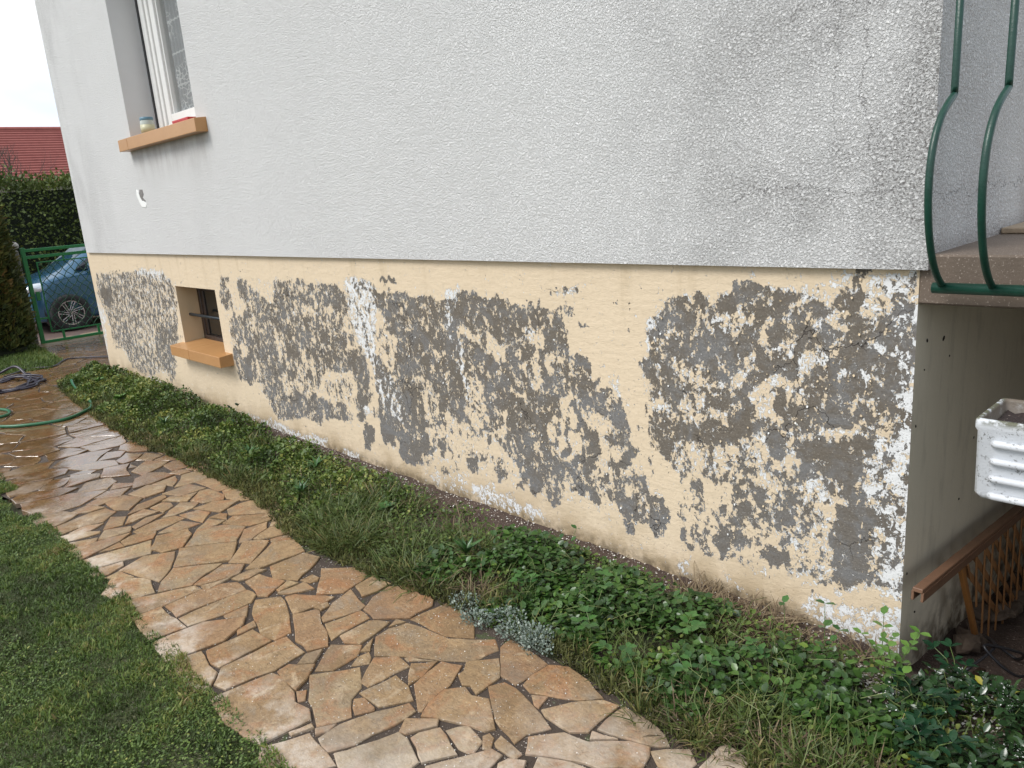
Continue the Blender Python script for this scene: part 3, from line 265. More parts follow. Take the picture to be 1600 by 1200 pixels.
PEEL=[[.02,[[-8.151,1.051],[-7.5,1.107],[-6.883,1.127],[-6.341,1.134],[-6.002,1.076],[-5.926,.992],[-6.044,.56],[-6.269,.47],[-6.203,.289],[-6.33,.154],[-6.429,.08],[-6.564,.198],[-7.187,.071],[-7.565,.146],[-7.641,.287],[-8.049,.302],[-8.0,.583],[-8.225,.844]]],[.9,[[-8.031,.934],[-7.699,.92],[-7.742,.787],[-7.962,.708],[-8.069,.811]]],[.5,[[-7.323,1.073],[-7.13,1.079],[-7.174,.941],[-6.896,.856],[-7.004,.727],[-7.189,.854]]],[.6,[[-6.523,.662],[-6.115,.6],[-6.087,.533],[-6.397,.145],[-6.551,.224],[-6.682,.358],[-6.672,.506]]],[.45,[[-7.548,.641],[-7.408,.546],[-7.366,.288],[-7.607,.344]]],[-.5,[[-7.131,.568],[-6.645,.557],[-6.704,.38],[-7.121,.39]]],[-1,[[-5.894,1.058],[-5.693,1.065],[-5.804,.581],[-6.025,.539]]],[.3,[[-4.984,1.117],[-4.795,1.132],[-4.821,1.065],[-4.808,.863],[-4.968,.863],[-5.027,.949]]],[.5,[[-4.69,1.116],[-4.5,1.113],[-4.522,.937],[-4.56,.888],[-4.659,.967]]],[.35,[[-4.472,1.077],[-4.33,1.02],[-4.171,.974],[-4.084,1.126],[-3.935,1.139],[-3.728,1.138],[-3.535,1.128],[-3.316,1.143],[-3.185,1.087],[-3.192,.994],[-3.245,.835],[-3.257,.722],[-3.213,.599],[-3.369,.564],[-3.558,.558],[-3.748,.341],[-3.416,.373],[-3.275,.328],[-3.384,.251],[-4.333,.099],[-4.486,.252],[-4.539,.343],[-4.722,.308],[-4.914,.334],[-4.939,.636],[-4.924,.797],[-4.811,.853],[-4.563,.878]]],[-1,[[-4.856,.614],[-4.684,.6],[-4.661,.544],[-4.805,.509]]],[-.9,[[-4.18,.767],[-4.111,.746],[-4.125,.582],[-4.193,.547],[-4.193,.666]]],[-.9,[[-4.168,.503],[-4.069,.46],[-4.073,.321],[-4.188,.314]]],[-.6,[[-3.827,.735],[-3.774,.619],[-3.67,.63],[-3.599,.587],[-3.736,.51],[-3.871,.52],[-3.96,.455],[-3.976,.526]]],[-.5,[[-3.998,.451],[-3.708,.487],[-3.698,.401],[-3.887,.339],[-4.023,.365]]],[-.7,[[-3.606,.5],[-3.222,.557],[-3.24,.35],[-3.384,.378],[-3.585,.391]]],[-.7,[[-4.58,.83],[-4.393,.834],[-4.432,.719],[-4.547,.747]]],[-.9,[[-3.742,.971],[-3.594,.971],[-3.593,.914],[-3.73,.896]]],[-.9,[[-3.456,1.011],[-3.354,.993],[-3.386,.928],[-3.471,.954]]],[-.7,[[-3.645,.844],[-3.566,.775],[-3.61,.729],[-3.705,.746]]],[-.3,[[-4.63,.508],[-4.478,.525],[-4.536,.353],[-4.688,.343]]],[.9,[[-4.778,.522],[-4.623,.528],[-4.738,.326],[-4.796,.41]]],[.8,[[-4.423,.626],[-4.205,.628],[-4.169,.438],[-4.403,.38],[-4.47,.487]]],[.8,[[-4.115,.306],[-3.887,.339],[-3.895,.246],[-4.125,.21]]],[.7,[[-3.853,.335],[-3.675,.361],[-3.732,.209],[-3.882,.23]]],[.6,[[-4.062,.786],[-3.809,.797],[-3.897,.553],[-4.008,.54],[-4.091,.631]]],[.7,[[-3.834,.889],[-3.698,.89],[-3.67,.749],[-3.834,.769]]],[.7,[[-3.537,.761],[-3.252,.802],[-3.307,.637],[-3.493,.565],[-3.552,.643]]],[.7,[[-3.341,1.103],[-3.183,1.094],[-3.192,.994],[-3.362,.961]]],[.72,[[-2.844,1.105],[-2.54,1.107],[-2.218,1.082],[-2.133,1.144],[-2.013,1.14],[-1.922,1.122],[-1.747,1.107],[-1.543,1.089],[-1.432,1.039],[-1.389,.973],[-1.394,.907],[-1.314,.896],[-1.292,.842],[-1.232,.78],[-1.167,.72],[-1.118,.686],[-1.088,.608],[-1.058,.53],[-1.093,.495],[-1.079,.441],[-1.016,.37],[-.906,.299],[-.91,.185],[-1.022,.196],[-1.142,.193],[-1.19,.269],[-1.303,.21],[-1.396,.249],[-1.495,.24],[-1.543,.148],[-1.599,.231],[-1.669,.165],[-1.773,.223],[-1.831,.327],[-1.916,.394],[-2.019,.34],[-2.223,.335],[-2.306,.498],[-2.396,.265],[-2.596,.11],[-2.81,.136],[-2.929,.2],[-3.0,.348],[-2.924,.556],[-2.925,.71],[-2.813,.943],[-2.888,1.048]]],[-.85,[[-3.149,1.178],[-2.895,1.164],[-2.847,1.086],[-2.867,.991],[-2.912,.899],[-2.931,.747],[-3.025,.684],[-3.124,.736],[-3.249,.755],[-3.196,.917],[-3.189,1.071]]],[.7,[[-3.287,.719],[-3.096,.738],[-3.028,.668],[-3.054,.42],[-3.184,.276],[-3.258,.272],[-3.202,.519],[-3.287,.655]]],[.3,[[-2.985,.742],[-2.909,.727],[-2.844,.597],[-2.713,.554],[-2.698,.367],[-2.882,.336],[-2.968,.503],[-2.997,.625]]],[-1,[[-3.039,.682],[-2.987,.672],[-2.993,.317],[-3.065,.305],[-3.056,.539]]],[-.8,[[-2.889,.886],[-2.713,.878],[-2.715,.805],[-2.784,.575],[-2.868,.67],[-2.909,.787]]],[.8,[[-3.051,1.122],[-3.009,1.127],[-2.869,1.107],[-2.587,1.105],[-2.59,1.088],[-2.784,1.089],[-2.878,1.063],[-3.014,1.105]]],[.7,[[-2.815,1.181],[-2.644,1.179],[-2.64,1.138],[-2.796,1.153]]],[-1,[[-2.107,.989],[-2.077,.962],[-2.028,.923],[-2.002,.961],[-1.978,.899],[-1.991,.876],[-2.075,.897],[-2.114,.938]]],[-1,[[-1.953,1.007],[-1.924,.988],[-1.94,.945]]],[-1,[[-1.944,.916],[-1.883,.907],[-1.836,.87],[-1.832,.814],[-1.883,.816],[-1.942,.845]]],[-1,[[-1.775,.883],[-1.69,.864],[-1.723,.826],[-1.76,.843]]],[-1,[[-1.653,.955],[-1.578,.967],[-1.538,.919],[-1.584,.901],[-1.647,.922]]],[-1,[[-1.549,.891],[-1.514,.888],[-1.456,.842],[-1.502,.817],[-1.514,.783],[-1.547,.812]]],[-1,[[-1.64,.801],[-1.593,.807],[-1.596,.718],[-1.639,.706]]],[-1,[[-1.406,.822],[-1.366,.801],[-1.401,.777]]],[-1,[[-1.779,.665],[-1.69,.671],[-1.692,.65],[-1.752,.641]]],[-1,[[-1.687,1.078],[-1.622,1.082],[-1.625,1.056]]],[-.8,[[-1.278,.774],[-1.221,.788],[-1.241,.729]]],[-.4,[[-2.168,.956],[-2.135,.87],[-2.119,.738],[-2.057,.701],[-1.989,.636],[-1.99,.456],[-2.077,.379],[-2.151,.505],[-2.165,.657],[-2.178,.806]]],[1,[[-1.349,1.042],[-1.292,1.052],[-1.289,1.028],[-1.342,1.018]]],[-.6,[[-1.613,1.179],[-1.314,1.19],[-1.309,1.148],[-1.493,1.134]]],[-.65,[[-1.186,1.131],[-1.025,1.15],[-1.041,1.121],[-1.188,1.101]]],[-.3,[[-1.548,1.105],[-1.385,1.108],[-1.38,1.059],[-1.517,1.05]]],[1,[[-2.988,.342],[-2.838,.296],[-2.863,.165],[-2.976,.199]]],[.95,[[-2.842,.209],[-2.571,.261],[-2.592,.134],[-2.646,.103],[-2.82,.118]]],[.9,[[-3.151,.299],[-3.05,.242],[-3.101,.134],[-3.192,.108]]],[1,[[-2.702,.548],[-2.562,.59],[-2.62,.251],[-2.653,.345]]],[-1,[[-2.837,.234],[-2.788,.219],[-2.814,.151],[-2.851,.159]]],[-.8,[[-2.506,.64],[-2.393,.641],[-2.421,.537],[-2.399,.461],[-2.442,.403],[-2.524,.397],[-2.524,.537]]],[-.8,[[-2.504,.378],[-2.295,.429],[-2.268,.319],[-2.316,.208],[-2.46,.223],[-2.517,.301]]],[-.9,[[-2.231,.426],[-2.041,.472],[-1.985,.374],[-2.014,.216],[-2.085,.285],[-2.197,.29],[-2.241,.353]]],[-.6,[[-2.146,.592],[-1.99,.574],[-1.991,.481],[-2.141,.476],[-2.195,.529]]],[-1,[[-1.96,.426],[-1.866,.502],[-1.868,.403],[-1.947,.374]]],[-1,[[-1.888,.557],[-1.847,.551],[-1.856,.517],[-1.897,.517]]],[-1,[[-1.775,.683],[-1.69,.664],[-1.726,.643]]],[-.8,[[-2.581,.198],[-2.33,.19],[-2.216,.157],[-2.477,.113],[-2.595,.118]]],[-.6,[[-1.995,.29],[-1.889,.298],[-1.844,.2],[-1.962,.158]]],[-1,[[-1.66,.443],[-1.603,.422],[-1.626,.354],[-1.684,.374]]],[.95,[[-2.199,.276],[-2.085,.285],[-2.098,.183],[-2.182,.172]]],[.8,[[-1.94,.267],[-1.893,.264],[-1.9,.201],[-1.946,.218]]],[.8,[[-1.749,.334],[-1.669,.351],[-1.659,.171],[-1.721,.169]]],[.8,[[-2.265,.334],[-2.227,.227],[-2.267,.247]]],[.9,[[-2.425,.296],[-2.358,.295],[-2.393,.214]]],[.8,[[-1.846,.179],[-1.762,.206],[-1.767,.151]]],[.8,[[-2.331,.183],[-2.277,.18],[-2.338,.137]]],[.7,[[-1.41,.64],[-1.175,.688],[-1.14,.699],[-1.09,.641],[-1.05,.498],[-1.124,.494],[-1.139,.457],[-1.115,.393],[-1.199,.368],[-1.134,.284],[-.921,.337],[-.9,.292],[-.913,.181],[-.978,.162],[-.975,.232],[-1.061,.22],[-1.1,.127],[-1.14,.151],[-1.137,.212],[-1.192,.233],[-1.211,.294],[-1.262,.282],[-1.304,.314],[-1.303,.217],[-1.336,.276],[-1.434,.308],[-1.36,.38],[-1.37,.456],[-1.322,.495],[-1.41,.533],[-1.438,.563]]],[-.95,[[-1.233,.53],[-1.169,.542],[-1.145,.467],[-1.224,.439],[-1.213,.383],[-1.256,.379],[-1.311,.324],[-1.251,.457]]],[-.95,[[-1.488,.524],[-1.411,.52],[-1.359,.506],[-1.365,.409],[-1.483,.39],[-1.535,.448]]],[.9,[[-1.503,.448],[-1.431,.462],[-1.433,.425],[-1.489,.42]]],[.8,[[-1.625,.456],[-1.535,.448],[-1.541,.372],[-1.617,.362]]],[.5,[[-1.589,.298],[-1.465,.313],[-1.472,.23],[-1.514,.2],[-1.561,.13],[-1.625,.173]]],[-.8,[[-1.123,.362],[-1.048,.374],[-1.05,.328],[-1.12,.287]]],[-.9,[[-1.47,.362],[-1.421,.274],[-1.472,.224]]],[-.8,[[-1.304,.314],[-1.209,.33],[-1.206,.248],[-1.301,.241]]],[-.7,[[-1.112,.451],[-1.052,.453],[-1.054,.39],[-1.129,.378]]],[.8,[[-1.073,.425],[-.994,.432],[-1.009,.378],[-1.05,.339]]],[-1,[[-1.491,.693],[-1.434,.718],[-1.423,.667],[-1.374,.61],[-1.377,.562],[-1.409,.539],[-1.477,.575],[-1.471,.642]]],[-1,[[-1.556,.58],[-1.467,.601],[-1.445,.574],[-1.483,.495],[-1.574,.472]]],[-1,[[-1.374,.663],[-1.341,.662],[-1.33,.6],[-1.286,.602],[-1.247,.648],[-1.2,.605],[-1.232,.542],[-1.29,.543],[-1.345,.591]]],[.9,[[-1.526,.548],[-1.478,.563],[-1.49,.506],[-1.522,.506]]],[.8,[[-1.273,.212],[-1.258,.216],[-1.265,.159]]],[.65,[[-.966,1.109],[-.905,1.148],[-.816,1.159],[-.761,1.155],[-.745,1.199],[-.714,1.197],[-.707,1.164],[-.67,1.179],[-.626,1.207],[-.619,1.233],[-.576,1.247],[-.495,1.231],[-.481,1.206],[-.397,1.222],[-.353,1.2],[-.292,1.214],[-.256,1.187],[-.228,1.223],[-.179,1.253],[-.14,1.237],[-.02,1.258],[-.01,1.057],[-.015,.944],[-.006,.654],[-.866,.46],[-.986,.551],[-.999,.679],[-1.012,.814],[-1.027,.886],[-.971,.966],[-.986,1.036]]],[1,[[-.19,1.263],[-.174,1.269],[-.177,1.292],[-.147,1.292],[-.138,1.27],[-.151,1.251]]],[-.9,[[-.67,1.127],[-.556,1.14],[-.577,1.088],[-.678,1.094]]],[-1,[[-.481,1.138],[-.46,1.09],[-.514,1.016],[-.507,1.061]]],[-1,[[-.384,1.186],[-.347,1.188],[-.34,1.165],[-.377,1.157]]],[-.9,[[-.322,1.207],[-.28,1.203],[-.28,1.174],[-.316,1.178]]],[-.9,[[-.358,1.14],[-.291,1.144],[-.18,1.122],[-.179,1.099],[-.236,1.106],[-.302,1.108]]],[-.9,[[-.161,1.231],[-.065,1.224],[-.068,1.185],[-.13,1.137],[-.164,1.157]]],[-.7,[[-.426,.98],[-.362,1.011],[-.257,.992],[-.268,.966],[-.348,.957],[-.413,.956]]],[-1,[[-.591,.936],[-.556,.913],[-.563,.859],[-.588,.822]]],[-.9,[[-.878,.96],[-.829,.923],[-.838,.894],[-.88,.889]]],[-.6,[[-.814,.896],[-.726,.934],[-.75,.883],[-.658,.867],[-.658,.826],[-.712,.818],[-.791,.843]]],[-.95,[[-.459,.925],[-.412,.912],[-.372,.847],[-.398,.817],[-.425,.865],[-.452,.868],[-.451,.802],[-.437,.745],[-.499,.762],[-.534,.823],[-.493,.882]]],[.9,[[-.438,.87],[-.418,.827],[-.444,.804]]],[-1,[[-1.056,.846],[-.976,.833],[-.97,.76],[-.901,.74],[-.868,.716],[-.902,.703],[-1.062,.708]]],[-.8,[[-.876,.729],[-.816,.782],[-.736,.801],[-.729,.738],[-.777,.694],[-.833,.75]]],[-.6,[[-.737,.737],[-.714,.698],[-.644,.724],[-.689,.786]]],[-.9,[[-.585,.72],[-.52,.751],[-.457,.702],[-.456,.648],[-.548,.685]]],[-.8,[[-.364,.738],[-.325,.739],[-.33,.68],[-.362,.673]]],[-.9,[[-.837,.58],[-.715,.611],[-.716,.494],[-.798,.476]]],[-.8,[[-.699,.614],[-.592,.628],[-.645,.561],[-.7,.549]]],[-.7,[[-.592,.593],[-.463,.647],[-.369,.665],[-.362,.634],[-.435,.578],[-.463,.592],[-.592,.536]]],[-.8,[[-.148,.867],[-.098,.875],[-.101,.827],[-.141,.833]]],[-.3,[[-.159,.695],[-.086,.734],[-.012,.772],[-.006,.654],[-.139,.624]]],[-1,[[-1.045,.672],[-.985,.59],[-.988,.512],[-.883,.472],[-.866,.453],[-1.066,.407]]],[.1,[[-.109,1.282],[-.007,1.295],[.005,1.059],[.016,.629],[-.053,.613],[-.052,.823],[-.062,1.052],[-.057,1.164]]],[-.35,[[-.852,.595],[-.015,.819],[-.012,.57],[-.014,.223],[-.066,.204],[-.072,.23],[-.235,.196],[-.404,.199],[-.525,.171],[-.588,.176],[-.756,.156],[-.861,.277]]],[.8,[[-.85,.676],[-.491,.738],[-.514,.648],[-.587,.616],[-.715,.627],[-.852,.601]]],[.9,[[-.365,.655],[-.302,.711],[-.15,.735],[-.152,.641],[-.18,.581],[-.153,.534],[-.102,.494],[-.09,.422],[-.121,.336],[-.089,.275],[-.157,.223],[-.215,.238],[-.235,.368],[-.247,.421],[-.211,.437],[-.217,.485],[-.161,.478],[-.225,.581],[-.278,.597],[-.353,.597]]],[.5,[[-.855,.487],[-.718,.442],[-.732,.388],[-.814,.432]]],[.75,[[-.69,.498],[-.55,.482],[-.442,.467],[-.465,.42],[-.55,.374],[-.575,.385],[-.575,.18],[-.687,.197],[-.693,.246],[-.588,.283],[-.626,.378],[-.619,.454]]],[.6,[[-.468,.742],[-.367,.759],[-.443,.605],[-.472,.593]]],[.6,[[-.449,.576],[-.353,.585],[-.351,.501],[-.419,.513]]],[.45,[[-.526,.476],[-.307,.484],[-.312,.438],[-.349,.358],[-.441,.326],[-.55,.337],[-.562,.383]]],[.9,[[-.519,.236],[-.405,.265],[-.398,.207],[-.5,.192]]],[.8,[[-.281,.286],[-.225,.205],[-.258,.246]]],[.9,[[-.755,.235],[-.7,.244],[-.707,.216]]],[.8,[[-.854,.233],[-.811,.245],[-.819,.189]]],[.9,[[-.827,.181],[-.791,.185],[-.791,.151],[-.82,.149]]],[.1,[[-.15,.735],[-.015,.819],[-.012,.671],[-.076,.553],[-.019,.516],[-.016,.359],[-.048,.348],[-.09,.411],[-.143,.537],[-.157,.64]]],[-1,[[-.757,.489],[-.626,.458],[-.632,.376],[-.725,.403]]],[-.85,[[-.856,.454],[-.759,.394],[-.639,.35],[-.588,.314],[-.601,.273],[-.693,.259],[-.79,.244],[-.86,.317]]],[-.9,[[-.817,.595],[-.715,.609],[-.716,.535],[-.744,.486],[-.819,.513]]],[-.9,[[-.695,.613],[-.599,.632],[-.657,.548],[-.689,.566]]],[-.9,[[-.526,.629],[-.467,.657],[-.478,.586]]],[-.9,[[-.438,.646],[-.365,.65],[-.364,.611],[-.409,.579],[-.443,.594]]],[-.85,[[-.562,.574],[-.49,.578],[-.443,.554],[-.431,.499],[-.526,.482]]],[-.6,[[-.341,.56],[-.267,.572],[-.233,.492],[-.28,.463],[-.308,.506]]],[-.9,[[-.274,.448],[-.217,.463],[-.215,.425]]],[-.9,[[-.305,.394],[-.241,.401],[-.226,.234],[-.298,.298]]],[-.9,[[-.582,.247],[-.488,.294],[-.44,.266],[-.525,.227],[-.512,.175],[-.601,.159]]],[-.9,[[-.405,.306],[-.304,.325],[-.28,.228],[-.392,.208]]],[-.9,[[-.116,.327],[-.089,.395],[-.059,.361],[-.06,.279],[-.094,.278]]],[-.5,[[-.55,.374],[-.489,.39],[-.488,.33],[-.556,.298]]],[-.6,[[-.149,.709],[-.079,.723],[-.08,.656],[-.145,.6],[-.153,.667]]],[-.6,[[-.145,.6],[-.096,.575],[-.099,.526],[-.134,.55]]],[.2,[[-.051,.412],[.005,.418],[.005,.312],[-.047,.316]]],[-.35,[[-.044,.765],[.003,.822],[.024,.21],[-.032,.189]]]]
WHITE=[[.45,[[-8.133,1.078],[-6.208,1.148],[-5.894,1.058],[-6.078,.488],[-6.397,.145],[-7.565,.146],[-8.322,.701]]],[.72,[[-8.325,.798],[-8.09,.646],[-8.339,-.014],[-8.486,.042]]],[.85,[[-6.88,1.133],[-6.329,1.157],[-5.972,1.077],[-6.079,1.041],[-6.836,1.087]]],[.6,[[-7.405,.017],[-6.873,.123],[-6.631,.066],[-7.155,-.004]]],[.3,[[-5.003,1.126],[-3.17,1.148],[-3.289,.267],[-4.333,.099],[-4.979,.592]]],[.28,[[-2.844,1.105],[-1.919,1.144],[-1.389,.973],[-.906,.299],[-.91,.185],[-2.973,.151]]],[.86,[[-3.177,1.178],[-2.894,1.171],[-2.835,1.087],[-2.867,.991],[-2.912,.899],[-2.931,.747],[-3.001,.671],[-3.092,.754],[-3.189,.886],[-3.189,1.071]]],[.85,[[-2.985,.742],[-2.909,.727],[-2.844,.597],[-2.713,.554],[-2.698,.367],[-2.882,.336],[-2.968,.503],[-2.997,.625]]],[.8,[[-3.165,.427],[-3.049,.38],[-3.063,.313],[-3.156,.339]]],[.9,[[-2.231,1.149],[-2.126,1.167],[-2.179,.955],[-2.142,.735],[-2.105,.589],[-2.164,.58],[-2.195,.767],[-2.244,.913]]],[.7,[[-1.995,1.095],[-1.913,1.086],[-1.928,1.043],[-1.981,1.04]]],[.8,[[-1.717,.969],[-1.612,.998],[-1.597,.959],[-1.673,.94]]],[.7,[[-1.438,1.18],[-1.306,1.191],[-1.342,1.141],[-1.493,1.134]]],[.8,[[-1.206,.79],[-1.142,.835],[-1.146,.748],[-1.059,.706],[-1.09,.677],[-1.149,.705]]],[.85,[[-.922,.685],[-.826,.696],[-.84,.615],[-.9,.625]]],[.5,[[-.964,1.144],[-.022,1.295],[-.006,.654],[-.866,.46],[-1.03,.811]]],[.9,[[-.984,1.094],[-.915,1.091],[-.91,1.007],[-.987,.993]]],[.9,[[-.573,1.275],[-.522,1.273],[-.525,1.245],[-.556,1.247]]],[.8,[[-.693,1.106],[-.62,1.091],[-.634,1.037],[-.686,1.046]]],[1,[[-.13,1.282],[-.012,1.295],[-.018,1.209],[-.107,1.227]]],[.85,[[-.426,1.005],[-.251,.998],[-.25,.962],[-.413,.95]]],[.85,[[-.244,.975],[-.141,.987],[-.138,.911],[-.225,.917]]],[.8,[[-.201,1.068],[-.048,1.098],[-.058,.968],[-.14,.963]]],[.9,[[-.068,1.185],[.003,1.205],[.016,.835],[.018,.599],[-.063,.579],[-.052,.823],[-.07,.995]]],[.5,[[-.467,.657],[-.015,.819],[-.014,.223],[-.235,.196],[-.404,.199],[-.526,.5]]],[.85,[[-.159,.692],[.003,.822],[.01,.205],[-.07,.175],[-.088,.363],[-.152,.502]]],[.8,[[-.341,.56],[-.267,.572],[-.233,.492],[-.28,.463],[-.308,.506]]],[.95,[[-.236,.231],[-.182,.191],[-.203,.167]]],[.7,[[-2.191,.104],[-2.043,.139],[-1.852,.13],[-1.732,.052],[-1.911,.018],[-2.158,.04]]],[.45,[[-2.648,.091],[-2.183,.164],[-2.2,.044],[-2.49,.034]]],[.8,[[-3.466,.036],[-3.248,.054],[-3.28,-.022],[-3.484,-.039]]],[.75,[[-4.72,.065],[-4.324,.081],[-3.979,.047],[-3.64,.098],[-3.658,.027],[-3.885,-.018],[-4.483,-.021]]],[.75,[[-1.855,.102],[-1.59,.09],[-1.636,.051],[-1.862,.031]]],[.6,[[-.843,.115],[-.785,.113],[-.823,.027],[-.867,.019]]],[.65,[[-.688,.092],[-.575,.065],[-.595,.026]]],[.5,[[-.416,.195],[-.263,.222],[-.289,.165],[-.403,.138]]],[.6,[[-5.19,.041],[-4.333,.099],[-4.346,.058],[-4.979,-.031]]],[1.05,[[-.052,1.186],[.003,1.205],[.028,.602],[-.03,.587]]],[1.05,[[-.057,.762],[.003,.822],[.024,.21],[-.041,.186]]],[.75,[[-.321,.133],[-.161,.141],[.004,.168],[.012,-.007],[-.135,.016],[-.319,.044]]],[.6,[[-.537,.174],[-.463,.179],[-.487,.14],[-.525,.134]]]]
# ------------------------------------------------------------------ materials
def m_plinth():
    M = Mat('peeling_cream_paint'); x, y, z = M.xyz()
    peel, white = M.attr('peel'), M.attr('white')
    n1 = M.noise(19, 10, .70, .45, st=(1, 1, .70)); n1b = M.noise(5, 3, .5, .3, off=(3, 1, 2))
    n1c = M.noise(52, 5, .6, .6, off=(8, 1, 2), st=(1, 1, .8)); n1d = M.noise(105, 4, .6, .8, off=(1, 8, 2), st=(1, 1, .8)); nz_ = M.math('ADD', M.math('ADD', M.math('SUBTRACT', n1, .5), M.math('MULTIPLY', M.math('SUBTRACT', n1c, .5), .52)), M.math('MULTIPLY', M.math('SUBTRACT', n1d, .5), .26))
    bv = M.math('ADD', M.math('MULTIPLY', peel, .078), M.math('MULTIPLY', nz_, 1.0))
    bare = M.ss(bv, -.004, .006)
    n2 = M.noise(34, 7, .7, .6, off=(5, 3, 9), st=(1, 1, .8))
    wv = M.math('ADD', M.math('MULTIPLY', M.math('SUBTRACT', white, .66), .27), M.math('ADD', M.math('SUBTRACT', n2, .5), M.math('MULTIPLY', M.math('SUBTRACT', n1d, .5), .6)))
    wh = M.ss(wv, -.01, .015)
    rim = M.math('MULTIPLY', M.ss(bv, -.030, -.014), M.ss(n2, .45, .52))
    wh = M.math('MAXIMUM', wh, rim)
    cream = M.mix(M.noise(3, 6, .6), (.66, .54, .385), (.73, .60, .435))
    cream = M.mul(.35, cream, M.ramp(M.noise(60, 5, .6), [(.3, (.8, .78, .75)), (.7, (1, 1, 1))]))
    # damp dirty foot of the wall
    foot = M.math('MULTIPLY', M.ss(z, .26, .0), M.ss(M.noise(5, 6, .65), .36, .62))
    cream = M.mix(M.math('MULTIPLY', foot, .6), cream, (.30, .21, .10))
    low = M.math('MULTIPLY', M.ss(z, .09, .015), M.ss(M.noise(22, 6, .65), .3, .62))
    cream = M.mix(M.math('MULTIPLY', low, .75), cream, (.11, .085, .05))
    spots = M.math('MULTIPLY', M.ss(M.noise(90, 3, .5), .66, .72), M.ss(z, .4, .05))
    cream = M.mix(M.math('MULTIPLY', spots, .6), cream, (.12, .08, .04))
    run = M.math('MULTIPLY', M.ss(M.noise(7, 5, .6, st=(1, 1, .12), off=(2, 0, 0)), .52, .7), M.ss(z, .9, 1.3))
    cream = M.mix(M.math('MULTIPLY', run, .35), cream, (.40, .30, .17))
    brown = M.mix(M.noise(45, 6, .7), (.108, .092, .072), (.20, .172, .14))
    grey = M.mix(M.noise(70, 6, .7), (.13, .126, .122), (.25, .245, .24))
    gs = M.math('ADD', M.ss(M.noise(5.5, 8, .75, .6, off=(9, 2, 4)), .44, .64), M.math('MULTIPLY', M.ss(z, .65, .3), .3), clamp=True)
    bc = M.mix(gs, brown, grey)
    bc = M.mix(M.ss(M.noise(160, 2, .5), .62, .70, 0, .7), bc, (.4, .38, .34)); bc = M.mul(.6, bc, M.ramp(M.noise(120, 3, .7, off=(3, 3, 3)), [(.3, (.6, .6, .6)), (.65, (1.1, 1.1, 1.1))]))
    prim = M.mix(M.noise(18, 5, .6), (.66, .67, .675), (.80, .80, .79))
    prim = M.mix(M.ss(M.noise(110, 4, .6), .56, .68), prim, (.42, .42, .41))
    paint = M.mix(wh, cream, prim)
    # hairline cracks through the paint
    wv_ = M.n('ShaderNodeVectorMath', {'operation': 'ADD'}); M.t.links.new(M.pos, wv_.inputs[0])
    nn = M.noise(7, 4, .6, out='Color'); sc = M.n('ShaderNodeVectorMath', {'operation': 'SCALE'}); M.t.links.new(nn, sc.inputs[0]); sc.inputs['Scale'].default_value = .22
    M.t.links.new(sc.outputs[0], wv_.inputs[1])
    ve = M.vor(3.1, 'DISTANCE_TO_EDGE', vec=wv_.outputs[0])
    crk = M.math('MULTIPLY', M.ss(ve, .008, .002), M.math('MULTIPLY', M.ss(peel, -1.0, -.3), M.ss(M.noise(2.1, 2, .5), .5, .56)))
    c = M.mix(bare, paint, bc)
    c = M.mix(M.math('MULTIPLY', crk, .8), c, (.06, .05, .045))
    M.col(c); M.rough(M.math('ADD', .72, M.math('MULTIPLY', bare, .15)))
    M.set('Specular IOR Level', .3)
    h = M.math('MULTIPLY', M.math('SUBTRACT', 1., bare), 1.0)
    h = M.math('ADD', h, M.math('MULTIPLY', M.math('MULTIPLY', wh, M.math('SUBTRACT', 1., bare)), -.45))
    h = M.math('ADD', h, M.math('MULTIPLY', M.noise(28, 5, .6, st=(.6, 1, 1.3)), .9))
    h = M.math('ADD', h, M.math('MULTIPLY', M.noise(190, 4, .6), .35))
    h = M.math('ADD', h, M.math('MULTIPLY', crk, -1.2))
    M.bump(h, .9, .0048); return M.m
